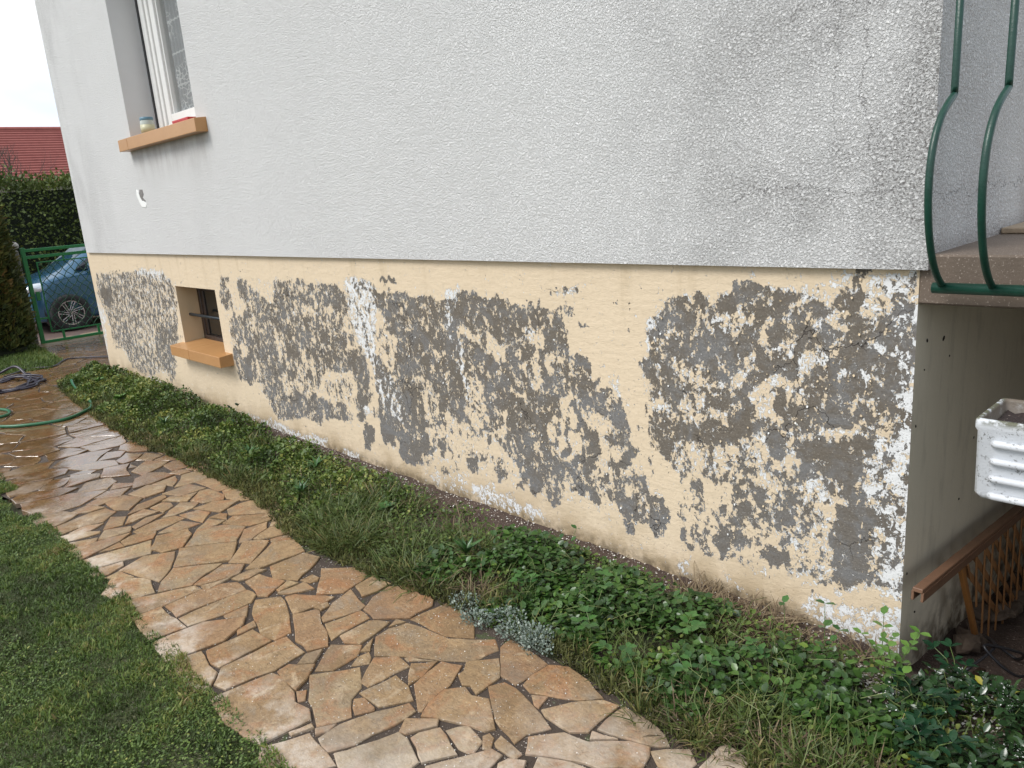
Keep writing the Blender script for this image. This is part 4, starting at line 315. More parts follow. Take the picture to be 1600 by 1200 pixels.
def m_stucco(side=False):
    M = Mat('white_pebbled_stucco_side' if side else 'white_pebbled_stucco'); x, y, z = M.xyz()
    v = M.vor(190, 'SMOOTH_F1'); n = M.noise(125, 4, .65, .5); nb = M.noise(72, 3, .6, .6, off=(3, 3, 3)); n3 = M.noise(320, 2, .5)
    h = M.math('ADD', M.math('ADD', M.math('MULTIPLY', M.ss(n, .38, .62), .9), M.math('MULTIPLY', nb, M.ss(x, -2.6, -.3, 2.0, .6) if not side else 1.0)), M.math('MULTIPLY', v, -.5))
    h = M.math('ADD', h, M.math('MULTIPLY', n3, .25)); h = M.math('ADD', h, M.math('MULTIPLY', M.noise(6, 4, .6, off=(2, 2, 2)), 2.2))
    base = M.mix(M.noise(1.3, 5, .6), (.77, .765, .755), (.84, .835, .82))
    pits = M.ss(n, .50, .36)
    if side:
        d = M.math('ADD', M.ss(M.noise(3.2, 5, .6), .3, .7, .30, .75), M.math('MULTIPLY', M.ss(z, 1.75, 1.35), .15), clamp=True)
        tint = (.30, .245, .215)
    else:
        d = M.math('MULTIPLY', M.ss(x, -1.5, -.1), M.ss(M.noise(2.2, 7, .7, .4), .36, .68, .22, 1.15))
        d = M.math('ADD', d, M.math('MULTIPLY', M.ss(x, -.10, .02), .30))
        d2 = M.math('MULTIPLY', M.ss(x, -6.6, -8.2), M.ss(M.noise(2.2, 5, .6, st=(1, 1, .4)), .42, .66, 0, .5))
        d = M.math('ADD', d, d2); d = M.math('ADD', d, .05)
        d = M.math('ADD', d, M.math('MULTIPLY', M.ss(M.noise(.9, 6, .6, st=(1, 1, .35), off=(4, 0, 1)), .5, .7), .12), clamp=True)
        tint = (.14, .13, .125)
    f = M.math('MULTIPLY', d, M.math('ADD', M.math('MULTIPLY', pits, .72), .24), clamp=True)
    c = M.mix(f, base, tint)
    if side:
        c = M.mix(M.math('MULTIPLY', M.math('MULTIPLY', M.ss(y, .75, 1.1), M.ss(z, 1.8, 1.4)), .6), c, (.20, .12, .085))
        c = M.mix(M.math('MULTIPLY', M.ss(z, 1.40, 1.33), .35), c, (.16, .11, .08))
    else:
        band = M.ss(M.math('ABSOLUTE', M.math('SUBTRACT', x, .012)), .02, .012)
        c = M.mix(M.math('MULTIPLY', band, .0), c, (.4, .45, .42))
        # soot streaks under both sills
        for (a, b, zt) in ((-6.3, -4.7, 2.15),):
            inx = M.math('MULTIPLY', M.ss(x, a, a + .15), M.ss(x, b, b - .08))
            zz = M.math('MULTIPLY', M.ss(z, zt - .35, zt), M.math('LESS_THAN', z, zt))
            c = M.mix(M.math('MULTIPLY', M.math('MULTIPLY', inx, zz), M.ss(M.noise(9, 5, .6, st=(1, 1, .3)), .35, .65, .05, .3)), c, (.20, .15, .12))
    # two hairline cracks
    wob = M.math('MULTIPLY', M.math('SUBTRACT', M.noise(4, 6, .7, off=(1, 1, 1)), .5), .22)
    if side:
        lines = [(z, 1.50, None, None)]
    else:
        lines = [(z, 1.52, x, -.75), (x, -.245, z, 1.62), (x, -.155, z, 1.50)]
    for s_, c0, g, g0 in lines:
        l = M.ss(M.math('ABSOLUTE', M.math('SUBTRACT', M.math('ADD', s_, wob), c0)), .0022, .0008)
        if g is not None: l = M.math('MULTIPLY', l, M.ss(g, g0, g0 + .2))
        c = M.mix(M.math('MULTIPLY', l, .6), c, (.08, .07, .07))
    M.col(c); M.rough(.85); M.set('Specular IOR Level', .3); M.bump(h, 1., .0044); return M.m
def m_stone():
    M = Mat('ochre_flagstone'); x, y, z = M.xyz()
    oi = M.n('ShaderNodeObjectInfo'); rn = oi.outputs['Random']
    base = M.ramp(rn, [(0, (.235, .150, .075)), (.2, (.30, .20, .10)), (.4, (.33, .235, .13)), (.6, (.31, .19, .10)), (.8, (.37, .28, .16)), (1, (.26, .185, .11))])
    off = M.n('ShaderNodeVectorMath', {'operation': 'ADD'}); M.t.links.new(M.pos, off.inputs[0])
    cmb = M.n('ShaderNodeCombineXYZ', None, X=M.math('MULTIPLY', rn, 31.), Y=M.math('MULTIPLY', rn, 17.), Z=M.math('MULTIPLY', rn, 7.)); M.t.links.new(cmb.outputs[0], off.inputs[1])
    P = off.outputs[0]
    n1 = M.noise(7, 6, .65, .8, vec=P); n2 = M.noise(38, 9, .78, 1.2, vec=P, st=(1, 1.8, 1)); n3 = M.noise(2.2, 4, .6)
    c = M.mix(M.ss(n1, .42, .72, 0, .75), base, (.45, .31, .165))
    c = M.mix(M.ss(M.noise(6, 6, .7, .8, vec=P, off=(7, 7, 7)), .48, .64, 0, .75), c, (.36, .18, .08)); c = M.mix(M.ss(M.noise(8, 6, .7, .8, vec=P, off=(27, 7, 17)), .55, .66, 0, .6), c, (.55, .44, .30))
    c = M.mix(M.ss(M.noise(6.5, 5, .65, .8, vec=P, off=(17, 3, 7)), .55, .7, 0, .5), c, (.30, .27, .22))
    c = M.mul(.85, c, M.ramp(n2, [(.28, (.22, .18, .14)), (.46, (.76, .71, .66)), (.60, (1.0, .97, .93)), (.75, (1.3, 1.28, 1.24))]))
    c = M.mix(M.ss(M.noise(95, 3, .65, vec=P), .60, .72, 0, .35), c, (.55, .46, .33)); c = M.mix(M.ss(M.noise(70, 4, .7, 1., vec=P, off=(9, 1, 4)), .56, .68, 0, .6), c, (.13, .085, .05)); c = M.mix(M.ss(M.noise(3.1, 4, .6, vec=P, off=(2, 7, 4)), .52, .66, 0, .35), c, (.16, .13, .10))
    # lime and paint dust trodden on the near end and along the lawn edge
    dz = M.math('MULTIPLY', M.ss(M.math('SUBTRACT', x, M.math('MULTIPLY', M.math('ADD', y, 1.2), .9)), -1.15, -.25), M.ss(M.noise(4.2, 6, .65, .6), .36, .60, .1, .85))
    dz = M.math('MAXIMUM', dz, M.math('MULTIPLY', M.ss(y, -1.42, -1.6), M.ss(M.noise(5.5, 5, .65), .42, .6, 0, .7)))
    c = M.mix(M.math('MULTIPLY', dz, M.ss(M.noise(40, 5, .7), .25, .65, .45, 1)), c, (.62, .545, .46))
    # wet area left by the cleaning
    wet = M.math('MULTIPLY', M.ss(M.math('ADD', x, M.math('MULTIPLY', n3, 1.6)), -2.6, -3.6), 1.)
    wet = M.math('MULTIPLY', wet, M.ss(x, -12.5, -10.))
    c = M.mul(wet, c, (.62, .57, .54))
    M.col(c)
    M.rough(M.n('ShaderNodeMapRange', None, **{'Value': wet, 'To Min': .78, 'To Max': .055}).outputs[0])
    M.put(M.b.inputs['Specular IOR Level'], M.math('ADD', .45, M.math('MULTIPLY', wet, .5)))
    h = M.math('ADD', M.math('MULTIPLY', n2, .8), M.math('MULTIPLY', M.noise(130, 4, .6), .25))
    h = M.math('ADD', h, M.math('MULTIPLY', n1, 1.2))
    bs = M.n('ShaderNodeMapRange', None, **{'Value': wet, 'To Min': 1., 'To Max': .06}).outputs[0]
    bn = M.n('ShaderNodeBump', None, Height=h, Distance=.006); M.put(bn.inputs['Strength'], bs); M.put(M.b.inputs['Normal'], bn.outputs[0])
    return M.m
def m_mortar():
    M = Mat('dark_joint_mortar'); x, y, z = M.xyz(); n3 = M.noise(2.2, 4, .6)
    c = M.mix(M.noise(14, 6, .7), (.030, .021, .015), (.080, .058, .043))
    c = M.mix(M.ss(M.noise(150, 2, .5), .66, .71), c, (.40, .34, .29))
    c = M.mix(M.ss(M.noise(9, 4, .6, off=(4, 4, 0)), .64, .72, 0, .6), c, (.05, .08, .02))
    wet = M.ss(M.math('ADD', x, M.math('MULTIPLY', n3, 1.6)), -2.6, -3.6)
    M.col(c); M.rough(M.n('ShaderNodeMapRange', None, **{'Value': wet, 'To Min': .9, 'To Max': .75}).outputs[0])
    M.bump(M.math('ADD', M.noise(60, 6, .7), M.math('MULTIPLY', M.vor(180), .5)), .7, .006); return M.m
def m_soil(name='garden_soil', a=(.042, .028, .022), b=(.12, .08, .062)):
    M = Mat(name); c = M.mix(M.noise(9, 6, .7), a, b)
    c = M.mix(M.ss(M.noise(120, 2, .5), .64, .70, 0, .7), c, (.34, .28, .24))
    M.col(c); M.rough(.95); M.bump(M.math('ADD', M.noise(35, 7, .7), M.math('MULTIPLY', M.vor(110), .4)), 1., .012); return M.m
def m_leaf(name, els, rough=.5, trans=.0, spec=.4):
    M = Mat(name); r = M.attr('rnd')
    c = M.ramp(r, els)
    c = M.mul(.5, c, M.ramp(M.noise(60, 3, .6), [(.3, (.7, .7, .7)), (.7, (1.15, 1.15, 1.1))]))
    M.col(c); M.rough(rough); M.set('Specular IOR Level', spec)
    if trans:
        t = M.t.nodes.new('ShaderNodeBsdfTranslucent'); M.t.links.new(c, t.inputs[0])
        ms = M.t.nodes.new('ShaderNodeMixShader'); ms.inputs[0].default_value = trans
        M.t.links.new(M.b.outputs[0], ms.inputs[1]); M.t.links.new(t.outputs[0], ms.inputs[2]); M.t.links.new(ms.outputs[0], M.out.inputs[0])
    return M.m
def m_leaf_part(name, c0, c1, rough=.4):
    M = Mat(name); oi = M.n('ShaderNodeObjectInfo')
    c = M.mix(oi.outputs['Random'], c0, c1); c = M.mul(.4, c, M.ramp(M.noise(80, 3, .6), [(.3, (.7, .7, .7)), (.7, (1.15, 1.15, 1.1))]))
    M.col(c); M.rough(rough); return M.m

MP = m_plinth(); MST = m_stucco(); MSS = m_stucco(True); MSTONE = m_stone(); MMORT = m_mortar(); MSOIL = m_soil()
MTURF = m_soil('turf_soil', (.035, .045, .012), (.075, .085, .025))
MGRASS = m_leaf('lawn_grass', [(0, (0.0375, 0.0525, 0.0125)), (0.25, (0.0625, 0.1063, 0.0225)), (0.5, (0.1063, 0.1688, 0.0325)), (0.72, (0.1562, 0.1938, 0.04)), (0.86, (0.2375, 0.2313, 0.0562)), (1, (0.275, 0.2125, 0.1))], .6, .15)
MWEED = m_leaf('weed_leaves', [(0, (0.0352, 0.0629, 0.0151)), (0.4, (0.0721, 0.1232, 0.0227)), (0.75, (0.1362, 0.196, 0.0379)), (1, (0.2725, 0.28, 0.0693))], .5, .15)
MLONG = m_leaf('long_grass', [(0, (0.0436, 0.0683, 0.0166)), (0.5, (0.0904, 0.1313, 0.0308)), (0.8, (0.187, 0.1837, 0.0591)), (1, (0.4363, 0.3019, 0.1418))], .5, .15)
MVINCA = m_leaf('periwinkle_leaves', [(0, (0.0238, 0.0525, 0.0135)), (0.45, (0.0451, 0.1025, 0.0225)), (0.8, (0.0861, 0.1688, 0.0315)), (1, (0.1988, 0.2625, 0.0394))], .32, .1, .5)
MHEDGE = m_leaf('hedge_leaves', [(0, (0.0472, 0.072, 0.0203)), (0.6, (0.1181, 0.1575, 0.0364)), (1, (0.2231, 0.2587, 0.0607))], .5, .1)
MCON = m_leaf('conifer_sprays', [(0, (0.0317, 0.0478, 0.0135)), (0.45, (0.0713, 0.0897, 0.0215)), (0.75, (0.1347, 0.1271, 0.0323)), (1, (0.2377, 0.1271, 0.0471))], .6, .1)
MSILVER = m_leaf('silver_foliage', [(0, (.09, .12, .09)), (.6, (.19, .24, .20)), (1, (.34, .38, .33))], .8)
MDRY = m_leaf('dry_straw', [(0, (.10, .065, .04)), (.6, (.2, .15, .09)), (1, (.33, .26, .16))], .8)
MCHIP = m_leaf('pale_chips', [(0, (.42, .36, .30)), (.5, (.62, .58, .52)), (1, (.82, .81, .78))], .8)
MGREEN = simple('green_gate_paint', (.012, .17, .05), .4, 0, .12, 20, .1)
MDKGREEN = simple('dark_green_railing_paint', (.007, .045, .030), .33, 0, .35, 40, .5, .0015)
MSILL = None
def m_sill():
    M = Mat('glazed_ochre_sill'); c = M.mix(M.noise(6, 5, .6, .4), (.41, .205, .075), (.50, .27, .11))
    c = M.mix(M.ss(M.noise(25, 4, .6), .6, .7, 0, .4), c, (.38, .18, .07)); M.col(c); M.rough(.35); M.bump(M.noise(40, 4, .6), .15, .002); return M.m
MSILL = m_sill()
MCREAM = Mat('plain_cream_render')
_c = MCREAM.mix(MCREAM.noise(4, 5, .6), (.50, .38, .235), (.60, .46, .29)); MCREAM.col(_c).rough(.8); MCREAM.bump(MCREAM.noise(60, 5, .6), .25, .003); MCREAM = MCREAM.m
def m_sidewall():
    M = Mat('grimy_cream_render'); x, y, z = M.xyz()
    c = M.mix(M.noise(2.5, 6, .65), (.60, .545, .43), (.70, .64, .51))
    c = M.mix(M.ss(M.noise(14, 5, .6, st=(1, 1, .3)), .5, .72, 0, .3), c, (.30, .27, .21))
    c = M.mix(M.math('MULTIPLY', M.ss(z, .16, -.12), M.ss(M.noise(12, 5, .6), .35, .6)), c, (.13, .10, .07))
    M.col(c); M.rough(.8); M.bump(M.math('ADD', M.noise(25, 5, .6), M.math('MULTIPLY', M.noise(90, 3, .6), .4)), .4, .004); return M.m
MSIDE = m_sidewall()
MSLAB = Mat('brown_speckled_concrete')
_c = MSLAB.mix(MSLAB.noise(8, 6, .7), (.10, .075, .055), (.17, .13, .10)); _c = MSLAB.mix(MSLAB.ss(MSLAB.noise(200, 2, .5), .62, .7, 0, .8), _c, (.36, .30, .25))
MSLAB.col(_c).rough(.8); MSLAB.bump(MSLAB.noise(120, 4, .6), .5, .003); MSLAB = MSLAB.m
MPVC = simple('white_window_frame', (.74, .74, .72), .35, 0, .05, 8)
MBLACK = simple('black_rubber', (.015, .015, .018), .4, 0, .2, 30)
MDKBROWN = simple('dark_brown_wood', (.030, .018, .014), .4, 0, .3, 20)
MWOOD = Mat('stained_trellis_wood'); _c = MWOOD.mix(MWOOD.noise(30, 5, .6, 1., st=(1, 1, .25)), (.20, .085, .03), (.38, .19, .075)); MWOOD.col(_c).rough(.55); MWOOD.bump(MWOOD.noise(90, 4, .6), .3, .002); MWOOD = MWOOD.m
MWOOD2 = simple('orange_stained_post', (.30, .13, .035), .45, 0, .25, 25, .2)
MWOOD3 = simple('grey_brown_handrail', (.16, .085, .05), .5, 0, .25, 25, .3)
def m_glass(name, c, r=.05):
    M = Mat(name); M.col(c).rough(r); M.set('Specular IOR Level', .8); return M.m
def m_clear(name, tint=(.9, .95, .95)):
    M = Mat(name); M.col(tint).rough(.02)
    tr = M.t.nodes.new('ShaderNodeBsdfTransparent'); tr.inputs[0].default_value = (*tint, 1)
    gl = M.t.nodes.new('ShaderNodeBsdfGlossy'); gl.inputs['Roughness'].default_value = .02
    fr = M.t.nodes.new('ShaderNodeFresnel'); fr.inputs[0].default_value = 1.5
    ms = M.t.nodes.new('ShaderNodeMixShader'); M.t.links.new(M.math('MULTIPLY', fr.outputs[0], M.math('SUBTRACT', 1., M.geo.outputs['Backfacing'])), ms.inputs[0]); M.t.links.new(tr.outputs[0], ms.inputs[1]); M.t.links.new(gl.outputs[0], ms.inputs[2])
    M.t.links.new(ms.outputs[0], M.out.inputs[0]); return M.m
MCLEAR = m_clear('clear_glass', (.93, .935, .93)); MDKGLASS = m_glass('dark_glass', (.01, .012, .012))
def m_lace():
    M = Mat('white_lace_curtain'); x, y, z = M.xyz()
    v = M.vor(26, 'DISTANCE_TO_EDGE'); sq = M.math('MULTIPLY', M.ss(M.math('ABSOLUTE', M.math('SUBTRACT', M.math('FRACT', M.math('MULTIPLY', z, 4.2)), .5)), .46, .49), 1.)
    f = M.math('MAXIMUM', M.math('MULTIPLY', M.ss(v, .10, .04), M.ss(M.noise(6, 3, .5), .45, .58)), sq)
    c = M.mix(f, (.30, .31, .32), (.56, .57, .58)); M.col(c).rough(.9); return M.m
MLACE = m_lace()
# ------------------------------------------------------------------ ground
def ground_h(x, y):
    x = np.asarray(x, float); y = np.asarray(y, float)
    h = np.zeros(np.broadcast(x, y).shape)
    bed = np.clip((y + .80) / .12, 0, 1) * np.clip((-y + .10) / .12, 0, 1) * np.clip((x + 8.4) / .4, 0, 1)
    h = h + .018 * bed
    # hollow beside the basement wall
    ax = np.clip((x + .10) / .12, 0, 1); dy = np.clip((y + .12) / .25, 0, 1)
    h = h - ax * dy * (.09 + .17 * np.clip(y, 0, 2.2))
    # the drive falls away behind the gate
    h = h - .27 * np.clip((-x - 11.5) / 2.2, 0, 1)
    return h
def lines(segs):
    out = []
    for a, b, n in segs: out += list(np.linspace(a, b, n, endpoint=False))
    out.append(segs[-1][1]); return np.array(out)
gx = lines([(-400, -40, 12), (-40, -14, 14), (-14, -8.5, 30), (-8.5, -2.5, 60), (-2.5, 1.6, 110), (1.6, 8, 12), (8, 120, 8)])
gy = lines([(-120, -8, 8), (-8, -2.8, 10), (-2.8, 2.6, 150), (2.6, 12, 14), (12, 300, 10)])
X, Y = np.meshgrid(gx, gy); Z = ground_h(X, Y)
near = (X > -9) & (X < 1.6) & (Y > -.85) & (Y < 1)
Z = Z + np.where(near, RNG.normal(0, .004, X.shape), 0)
V = np.stack([X, Y, Z], -1).reshape(-1, 3); nx, ny = len(gx), len(gy)
I = np.arange((ny - 1) * nx).reshape(ny - 1, nx)[:, :-1].ravel()
F = np.stack([I, I + 1, I + nx + 1, I + nx], 1)
# blend soil near the house and dull grass further off
gm = Mat('earth_and_far_grass'); _x, _y, _z = gm.xyz()
far = gm.math('MAXIMUM', gm.ss(gm.math('ABSOLUTE', gm.math('ADD', _x, 4.)), 9., 16.), gm.ss(gm.math('ABSOLUTE', _y), 4., 9.))
c = gm.mix(gm.noise(9, 6, .7), (.040, .026, .020), (.115, .076, .058)); c = gm.mix(gm.ss(gm.noise(120, 2, .5), .64, .70, 0, .7), c, (.34, .28, .24))
c = gm.mix(gm.math('MULTIPLY', gm.ss(_y, -.1, -.5), gm.ss(gm.noise(6, 5, .6), .4, .6, .15, .8)), c, (.035, .05, .015))
c = gm.mix(far, c, gm.mix(gm.noise(1.5, 5, .6), (.04, .065, .018), (.07, .095, .03)))
gm.col(c).rough(.95); gm.bump(gm.math('ADD', gm.noise(35, 7, .7), gm.math('MULTIPLY', gm.vor(110), .4)), 1., .012)
gr = np_mesh('ground', V, F, gm.m, smooth=True); tag(gr, 'dark garden soil ground reaching from the wall foot outwards', kind='structure')

def sheet(name, poly, z, m, label):
    o = mesh_obj(name, [(x, y, z) for x, y in poly], [tuple(range(len(poly)))], m)
    return tag(o, label, kind='structure')
path = sheet('path', [(1.3, -1.66), (1.3, -.78), (-.1, -.78), (-3.0, -.76), (-7.3, -.66), (-7.9, -.52), (-8.25, -.05), (-8.35, .05), (-8.35, 3.2), (-11.45, 3.2), (-11.45, -.12), (-10.9, -.14), (-9.4, -.20), (-8.9, -.42), (-9.1, -.75), (-9.0, -2.2), (-4.85, -2.2), (-4.7, -1.75), (-4.2, -1.66)], .0285, MMORT, 'crazy paving path of ochre flagstones with dark joints')
driveM = simple('reddish_wet_drive', (.16, .115, .10), .35, 0, .3, 3, .2)
dv = mesh_obj('driveway', [(-11.45, -3, .012), (-11.45, 6, .012), (-13.7, 6, -.262), (-13.7, -3, -.262), (-17.2, -3, -.262), (-17.2, 6, -.262)], [(0, 1, 2, 3), (3, 2, 5, 4)], driveM)
tag(dv, 'reddish grey driveway behind the gate under the car', kind='structure')

# ------------------------------------------------------------------ flagstones
def stone_mesh(poly, top, th, rs, jag=.004):
    """irregular slab: subdivided outline, chipped edge, slightly sunk rim"""
    n = len(poly); out = []
    for i in range(n):
        a = Vector(poly[i]); b = Vector(poly[(i + 1) % n]); ln = (b - a).length
        k = 1 if ln < .07 else (2 if ln < .16 else 3)
        for j in range(k):
            p = a.lerp(b, j / k)
            if j: p += Vector((rs.uniform(-jag, jag), rs.uniform(-jag, jag)))
            else:
                p += Vector((rs.uniform(-jag, jag), rs.uniform(-jag, jag))) * .4
            out.append(p)
    c = sum(out, Vector((0, 0))) / len(out); N = len(out)
    inn = []
    for p in out:
        d = c - p; L_ = max(d.length, 1e-4); inn.append(p + d / L_ * min(.0035, L_ * .2))
    tf = .010 if c.x > -3.4 else .003; tx, ty = rs.uniform(-tf, tf), rs.uniform(-tf, tf)
    def zz(p, e=0.): return top + tx * (p.x - c.x) + ty * (p.y - c.y) + e
    V = [(p.x, p.y, zz(p, -.0018 - rs.random() * .0015)) for p in out] + [(p.x, p.y, zz(p, rs.uniform(-.0006, .0006))) for p in inn] + [(p.x, p.y, top - th) for p in out] + [(c.x, c.y, zz(c, .0008))]
    F = []
    for i in range(N):
        j = (i + 1) % N
        F.append((i, j, N + j, N + i)); F.append((2 * N + i, 2 * N + j, j, i)); F.append((N + i, N + j, 3 * N))
    return V, F
def ccw(p):
    a = sum(p[i][0] * p[(i + 1) % len(p)][1] - p[(i + 1) % len(p)][0] * p[i][1] for i in range(len(p)))
    return p if a > 0 else p[::-1]
rs = random.Random(3)
allst = [ccw([tuple(q) for q in p]) for p in STONES]
def clip(poly, nx_, ny_, d):
    out = []
    for i in range(len(poly)):
        a, b = poly[i], poly[(i + 1) % len(poly)]
        da, db = a[0] * nx_ + a[1] * ny_ - d, b[0] * nx_ + b[1] * ny_ - d
        if da <= 0: out.append(a)
        if da * db < 0:
            t = da / (da - db); out.append((a[0] + (b[0] - a[0]) * t, a[1] + (b[1] - a[1]) * t))
    return out
def voronoi(seeds, gap, bounds):
    res = []
    for i, s in enumerate(seeds):
        p = [(s[0] - .6, s[1] - .6), (s[0] + .6, s[1] - .6), (s[0] + .6, s[1] + .6), (s[0] - .6, s[1] + .6)]
        for j, t in enumerate(seeds):
            if i == j: continue
            dx, dy = t[0] - s[0], t[1] - s[1]; L_ = math.hypot(dx, dy)
            if L_ > 1.1 or L_ < 1e-6: continue
            g = gap * rs.uniform(.6, 1.5)
            mx_, my_ = (s[0] + t[0]) / 2, (s[1] + t[1]) / 2
            p = clip(p, dx / L_, dy / L_, (mx_ * dx + my_ * dy) / L_ - g / 2)
            if len(p) < 3: break
        for nx_, ny_, d in bounds:
            if len(p) >= 3: p = clip(p, nx_, ny_, d + rs.uniform(-.015, .015))
        if len(p) >= 3: res.append(p)
    return res
seeds = []
y = -1.95
k = 0
xx = -9.0
while xx < -3.9:
    yy = -1.98 + rs.uniform(0, .2)
    while yy < -.6:
        seeds.append((xx + rs.uniform(-.10, .10), yy + rs.uniform(-.08, .08))); yy += rs.uniform(.20, .36)
    xx += .245
cells = voronoi(seeds, .016, [(0, 1, -.70), (0, -1, 1.98), (-1, 0, 8.98)])
seeds = []
xx = -11.4
while xx < -8.4:
    yy = -.1 + rs.uniform(0, .2)
    while yy < 1.9:
        seeds.append((xx + rs.uniform(-.1, .1), yy + rs.uniform(-.1, .1))); yy += rs.uniform(.3, .45)
    xx += .33
cells += voronoi(seeds, .018, [(0, -1, .16), (-1, 0, 11.42), (1, 0, -8.36), (0, 1, 1.9)])
seeds = []
xx = -9.05
while xx < -7.6:
    yy = -.7 + rs.uniform(0, .12)
    while yy < -.05:
        seeds.append((xx + rs.uniform(-.06, .06), yy)); yy += rs.uniform(.2, .3)
    xx += .25
cells += voronoi(seeds, .018, [(0, -1, .66), (0, 1, -.18), (1, 0, -8.15 + .2), (-1, 0, 9.0), (-.45, .9, 3.9)])
tr = [np.array(p) for p in allst]
kept = []
def clash(p, others):
    px = np.array([q[0] for q in p] + [(p[i][0] + p[(i + 1) % len(p)][0]) / 2 for i in range(len(p))]); py = np.array([q[1] for q in p] + [(p[i][1] + p[(i + 1) % len(p)][1]) / 2 for i in range(len(p))])
    for t in others:
        if abs(t[:, 0].mean() - px.mean()) > 1.2: continue
        mt = np.concatenate([t, (t + np.roll(t, -1, 0)) / 2])
        if in_poly(px, py, [tuple(q) for q in t]).any() or in_poly(mt[:, 0], mt[:, 1], p).any(): return True
    return False
for p in cells:
    ar = abs(sum(p[i][0] * p[(i + 1) % len(p)][1] - p[(i + 1) % len(p)][0] * p[i][1] for i in range(len(p)))) / 2
    if ar < .004: continue
    cx = sum(q[0] for q in p) / len(p); cy = sum(q[1] for q in p) / len(p)
    if cx > -4.95 and cy < -1.66: continue
    done = False
    for s_ in (1., .78, .58, .4):
        for ox, oy in ((0, 0), (.05, 0), (-.05, 0), (0, .04), (0, -.04)):
            q = [(cx + ox + (a[0] - cx) * s_, cy + oy + (a[1] - cy) * s_) for a in p]
            if s_ == 1. and (ox or oy): continue
            if not clash(q, tr) and (s_ == 1. or not clash(q, [np.array(k) for k in kept[-12:]])): kept.append(ccw(q)); done = True; break
        if done: break
def grow(polys):
    """push every outline outwards until only a joint is left between neighbours"""
    sub = []
    for p in polys:
        o = []
        for i in range(len(p)):
            a, b = p[i], p[(i + 1) % len(p)]; k = max(1, int(math.hypot(b[0] - a[0], b[1] - a[1]) / .09))
            o += [(a[0] + (b[0] - a[0]) * j / k, a[1] + (b[1] - a[1]) * j / k) for j in range(k)]
        sub.append(np.array(o))
    A_ = np.concatenate(sub); B_ = np.concatenate([np.roll(q, -1, 0) for q in sub]); own = np.concatenate([np.full(len(q), i) for i, q in enumerate(sub)])
    out = []
    for i, q in enumerate(sub):
        e1 = np.roll(q, -1, 0) - q; e0 = q - np.roll(q, 1, 0)
        n_ = np.stack([e1[:, 1] + e0[:, 1], -(e1[:, 0] + e0[:, 0])], 1); n_ /= np.maximum(np.linalg.norm(n_, axis=1), 1e-6)[:, None]
        m_ = (own != i) & (np.abs(A_[:, 0] - q[:, 0].mean()) < 1.3); a, b = A_[m_], B_[m_]; res = []
        for p, nn in zip(q, n_):
            d = b - a; w = a - p; den = nn[0] * d[:, 1] - nn[1] * d[:, 0]; den = np.where(np.abs(den) < 1e-9, 1e-9, den)
            t = (w[:, 0] * d[:, 1] - w[:, 1] * d[:, 0]) / den; u = (w[:, 0] * nn[1] - w[:, 1] * nn[0]) / den
            ok = (t > 0) & (u >= -.02) & (u <= 1.02); D_ = t[ok].min() if ok.any() else .2
            # nearest distance in any direction too
            tt = np.clip(((p - a) * d).sum(1) / np.maximum((d * d).sum(1), 1e-9), 0, 1); dn = np.sqrt((((a + d * tt[:, None]) - p) ** 2).sum(1)).min()
            joint = .013 if p[0] > -3 else .017; cap = .009 if p[0] > -2.6 else (.035 if p[0] > -3.4 else .10)
            g = max(0, min(cap, (min(D_, dn * 1.6) - joint) / 2)); r_ = p + nn * g
            if p[0] > -8.2 and p[1] < -.6: r_[1] = min(max(r_[1], -1.70 if p[0] > -4.9 else -2.05), -.66)
            res.append(tuple(r_))
        out.append(res)
    return out
kept.sort(key=lambda p: -p[0][0])
polys = grow(allst + kept[:300 - len(allst)]); polys = grow([q if np.mean([v[0] for v in q]) < -2.9 else o for q, o in zip(polys, [p for p in polys])]); print('total', len(polys))
for i, p in enumerate(polys):
    V_, F_ = stone_mesh(p, .036 + rs.uniform(-.0025, .0025), .03, rs, .0045 if i < len(allst) else .008)
    o = mesh_obj('flagstone', V_, F_, MSTONE, path)
print('stones', len(allst), len(kept))

# ------------------------------------------------------------------ the house
PT = 1.297            # top of the plinth
house = empty('house', (-4, 0, 0), 'white stuccoed house with a cream basement plinth peeling down to grey render', 'house')
def raster(table, X, Z, init, blur):
    f = np.full(X.shape, init)
    # ragged patch outlines: the lookup position wanders by a few centimetres
    wxn = np.array([[mnoise.noise(Vector((a * 9, b * 9, 1))) * .030 + mnoise.noise(Vector((a * 28, b * 22, 4))) * .020 for a in X[0]] for b in Z[:, 0]])
    wzn = np.array([[mnoise.noise(Vector((a * 9, b * 9, 7))) * .036 + mnoise.noise(Vector((a * 34, b * 20, 9))) * .028 for a in X[0]] for b in Z[:, 0]])
    X = X + wxn; Z = Z + wzn
    for l, p in table:
        xs = [q[0] for q in p]; zs = [q[1] for q in p]
        m_ = (X >= min(xs)) & (X <= max(xs)) & (Z >= min(zs)) & (Z <= max(zs))
        if not m_.any(): continue
        ins = np.zeros(X.shape, bool); ins[m_] = in_poly(X[m_], Z[m_], p); f[ins] = l
    for _ in range(blur):
        g = f.copy(); g[1:-1, 1:-1] = (f[1:-1, 1:-1] * 2 + f[:-2, 1:-1] + f[2:, 1:-1] + f[1:-1, :-2] + f[1:-1, 2:]) / 6; f = g
    return f
wx = np.concatenate([-8.30 + .02 * np.arange(265), -3.0 + .01 * np.arange(301)]); wx[-1] = 0
wz = np.concatenate([[-.3, -.1], np.arange(0, 1.30, .01), [PT]])
X, Z = np.meshgrid(wx, wz)
pe = raster([(-1.6 if l <= -.95 else (1.6 if l >= .9 else l), p) for l, p in PEEL], X, Z, -2.6, 1); wh = raster(WHITE, X, Z, 0., 2)
OX0, OX1, OZ0, OZ1 = -5.92, -5.10, .52, 1.02
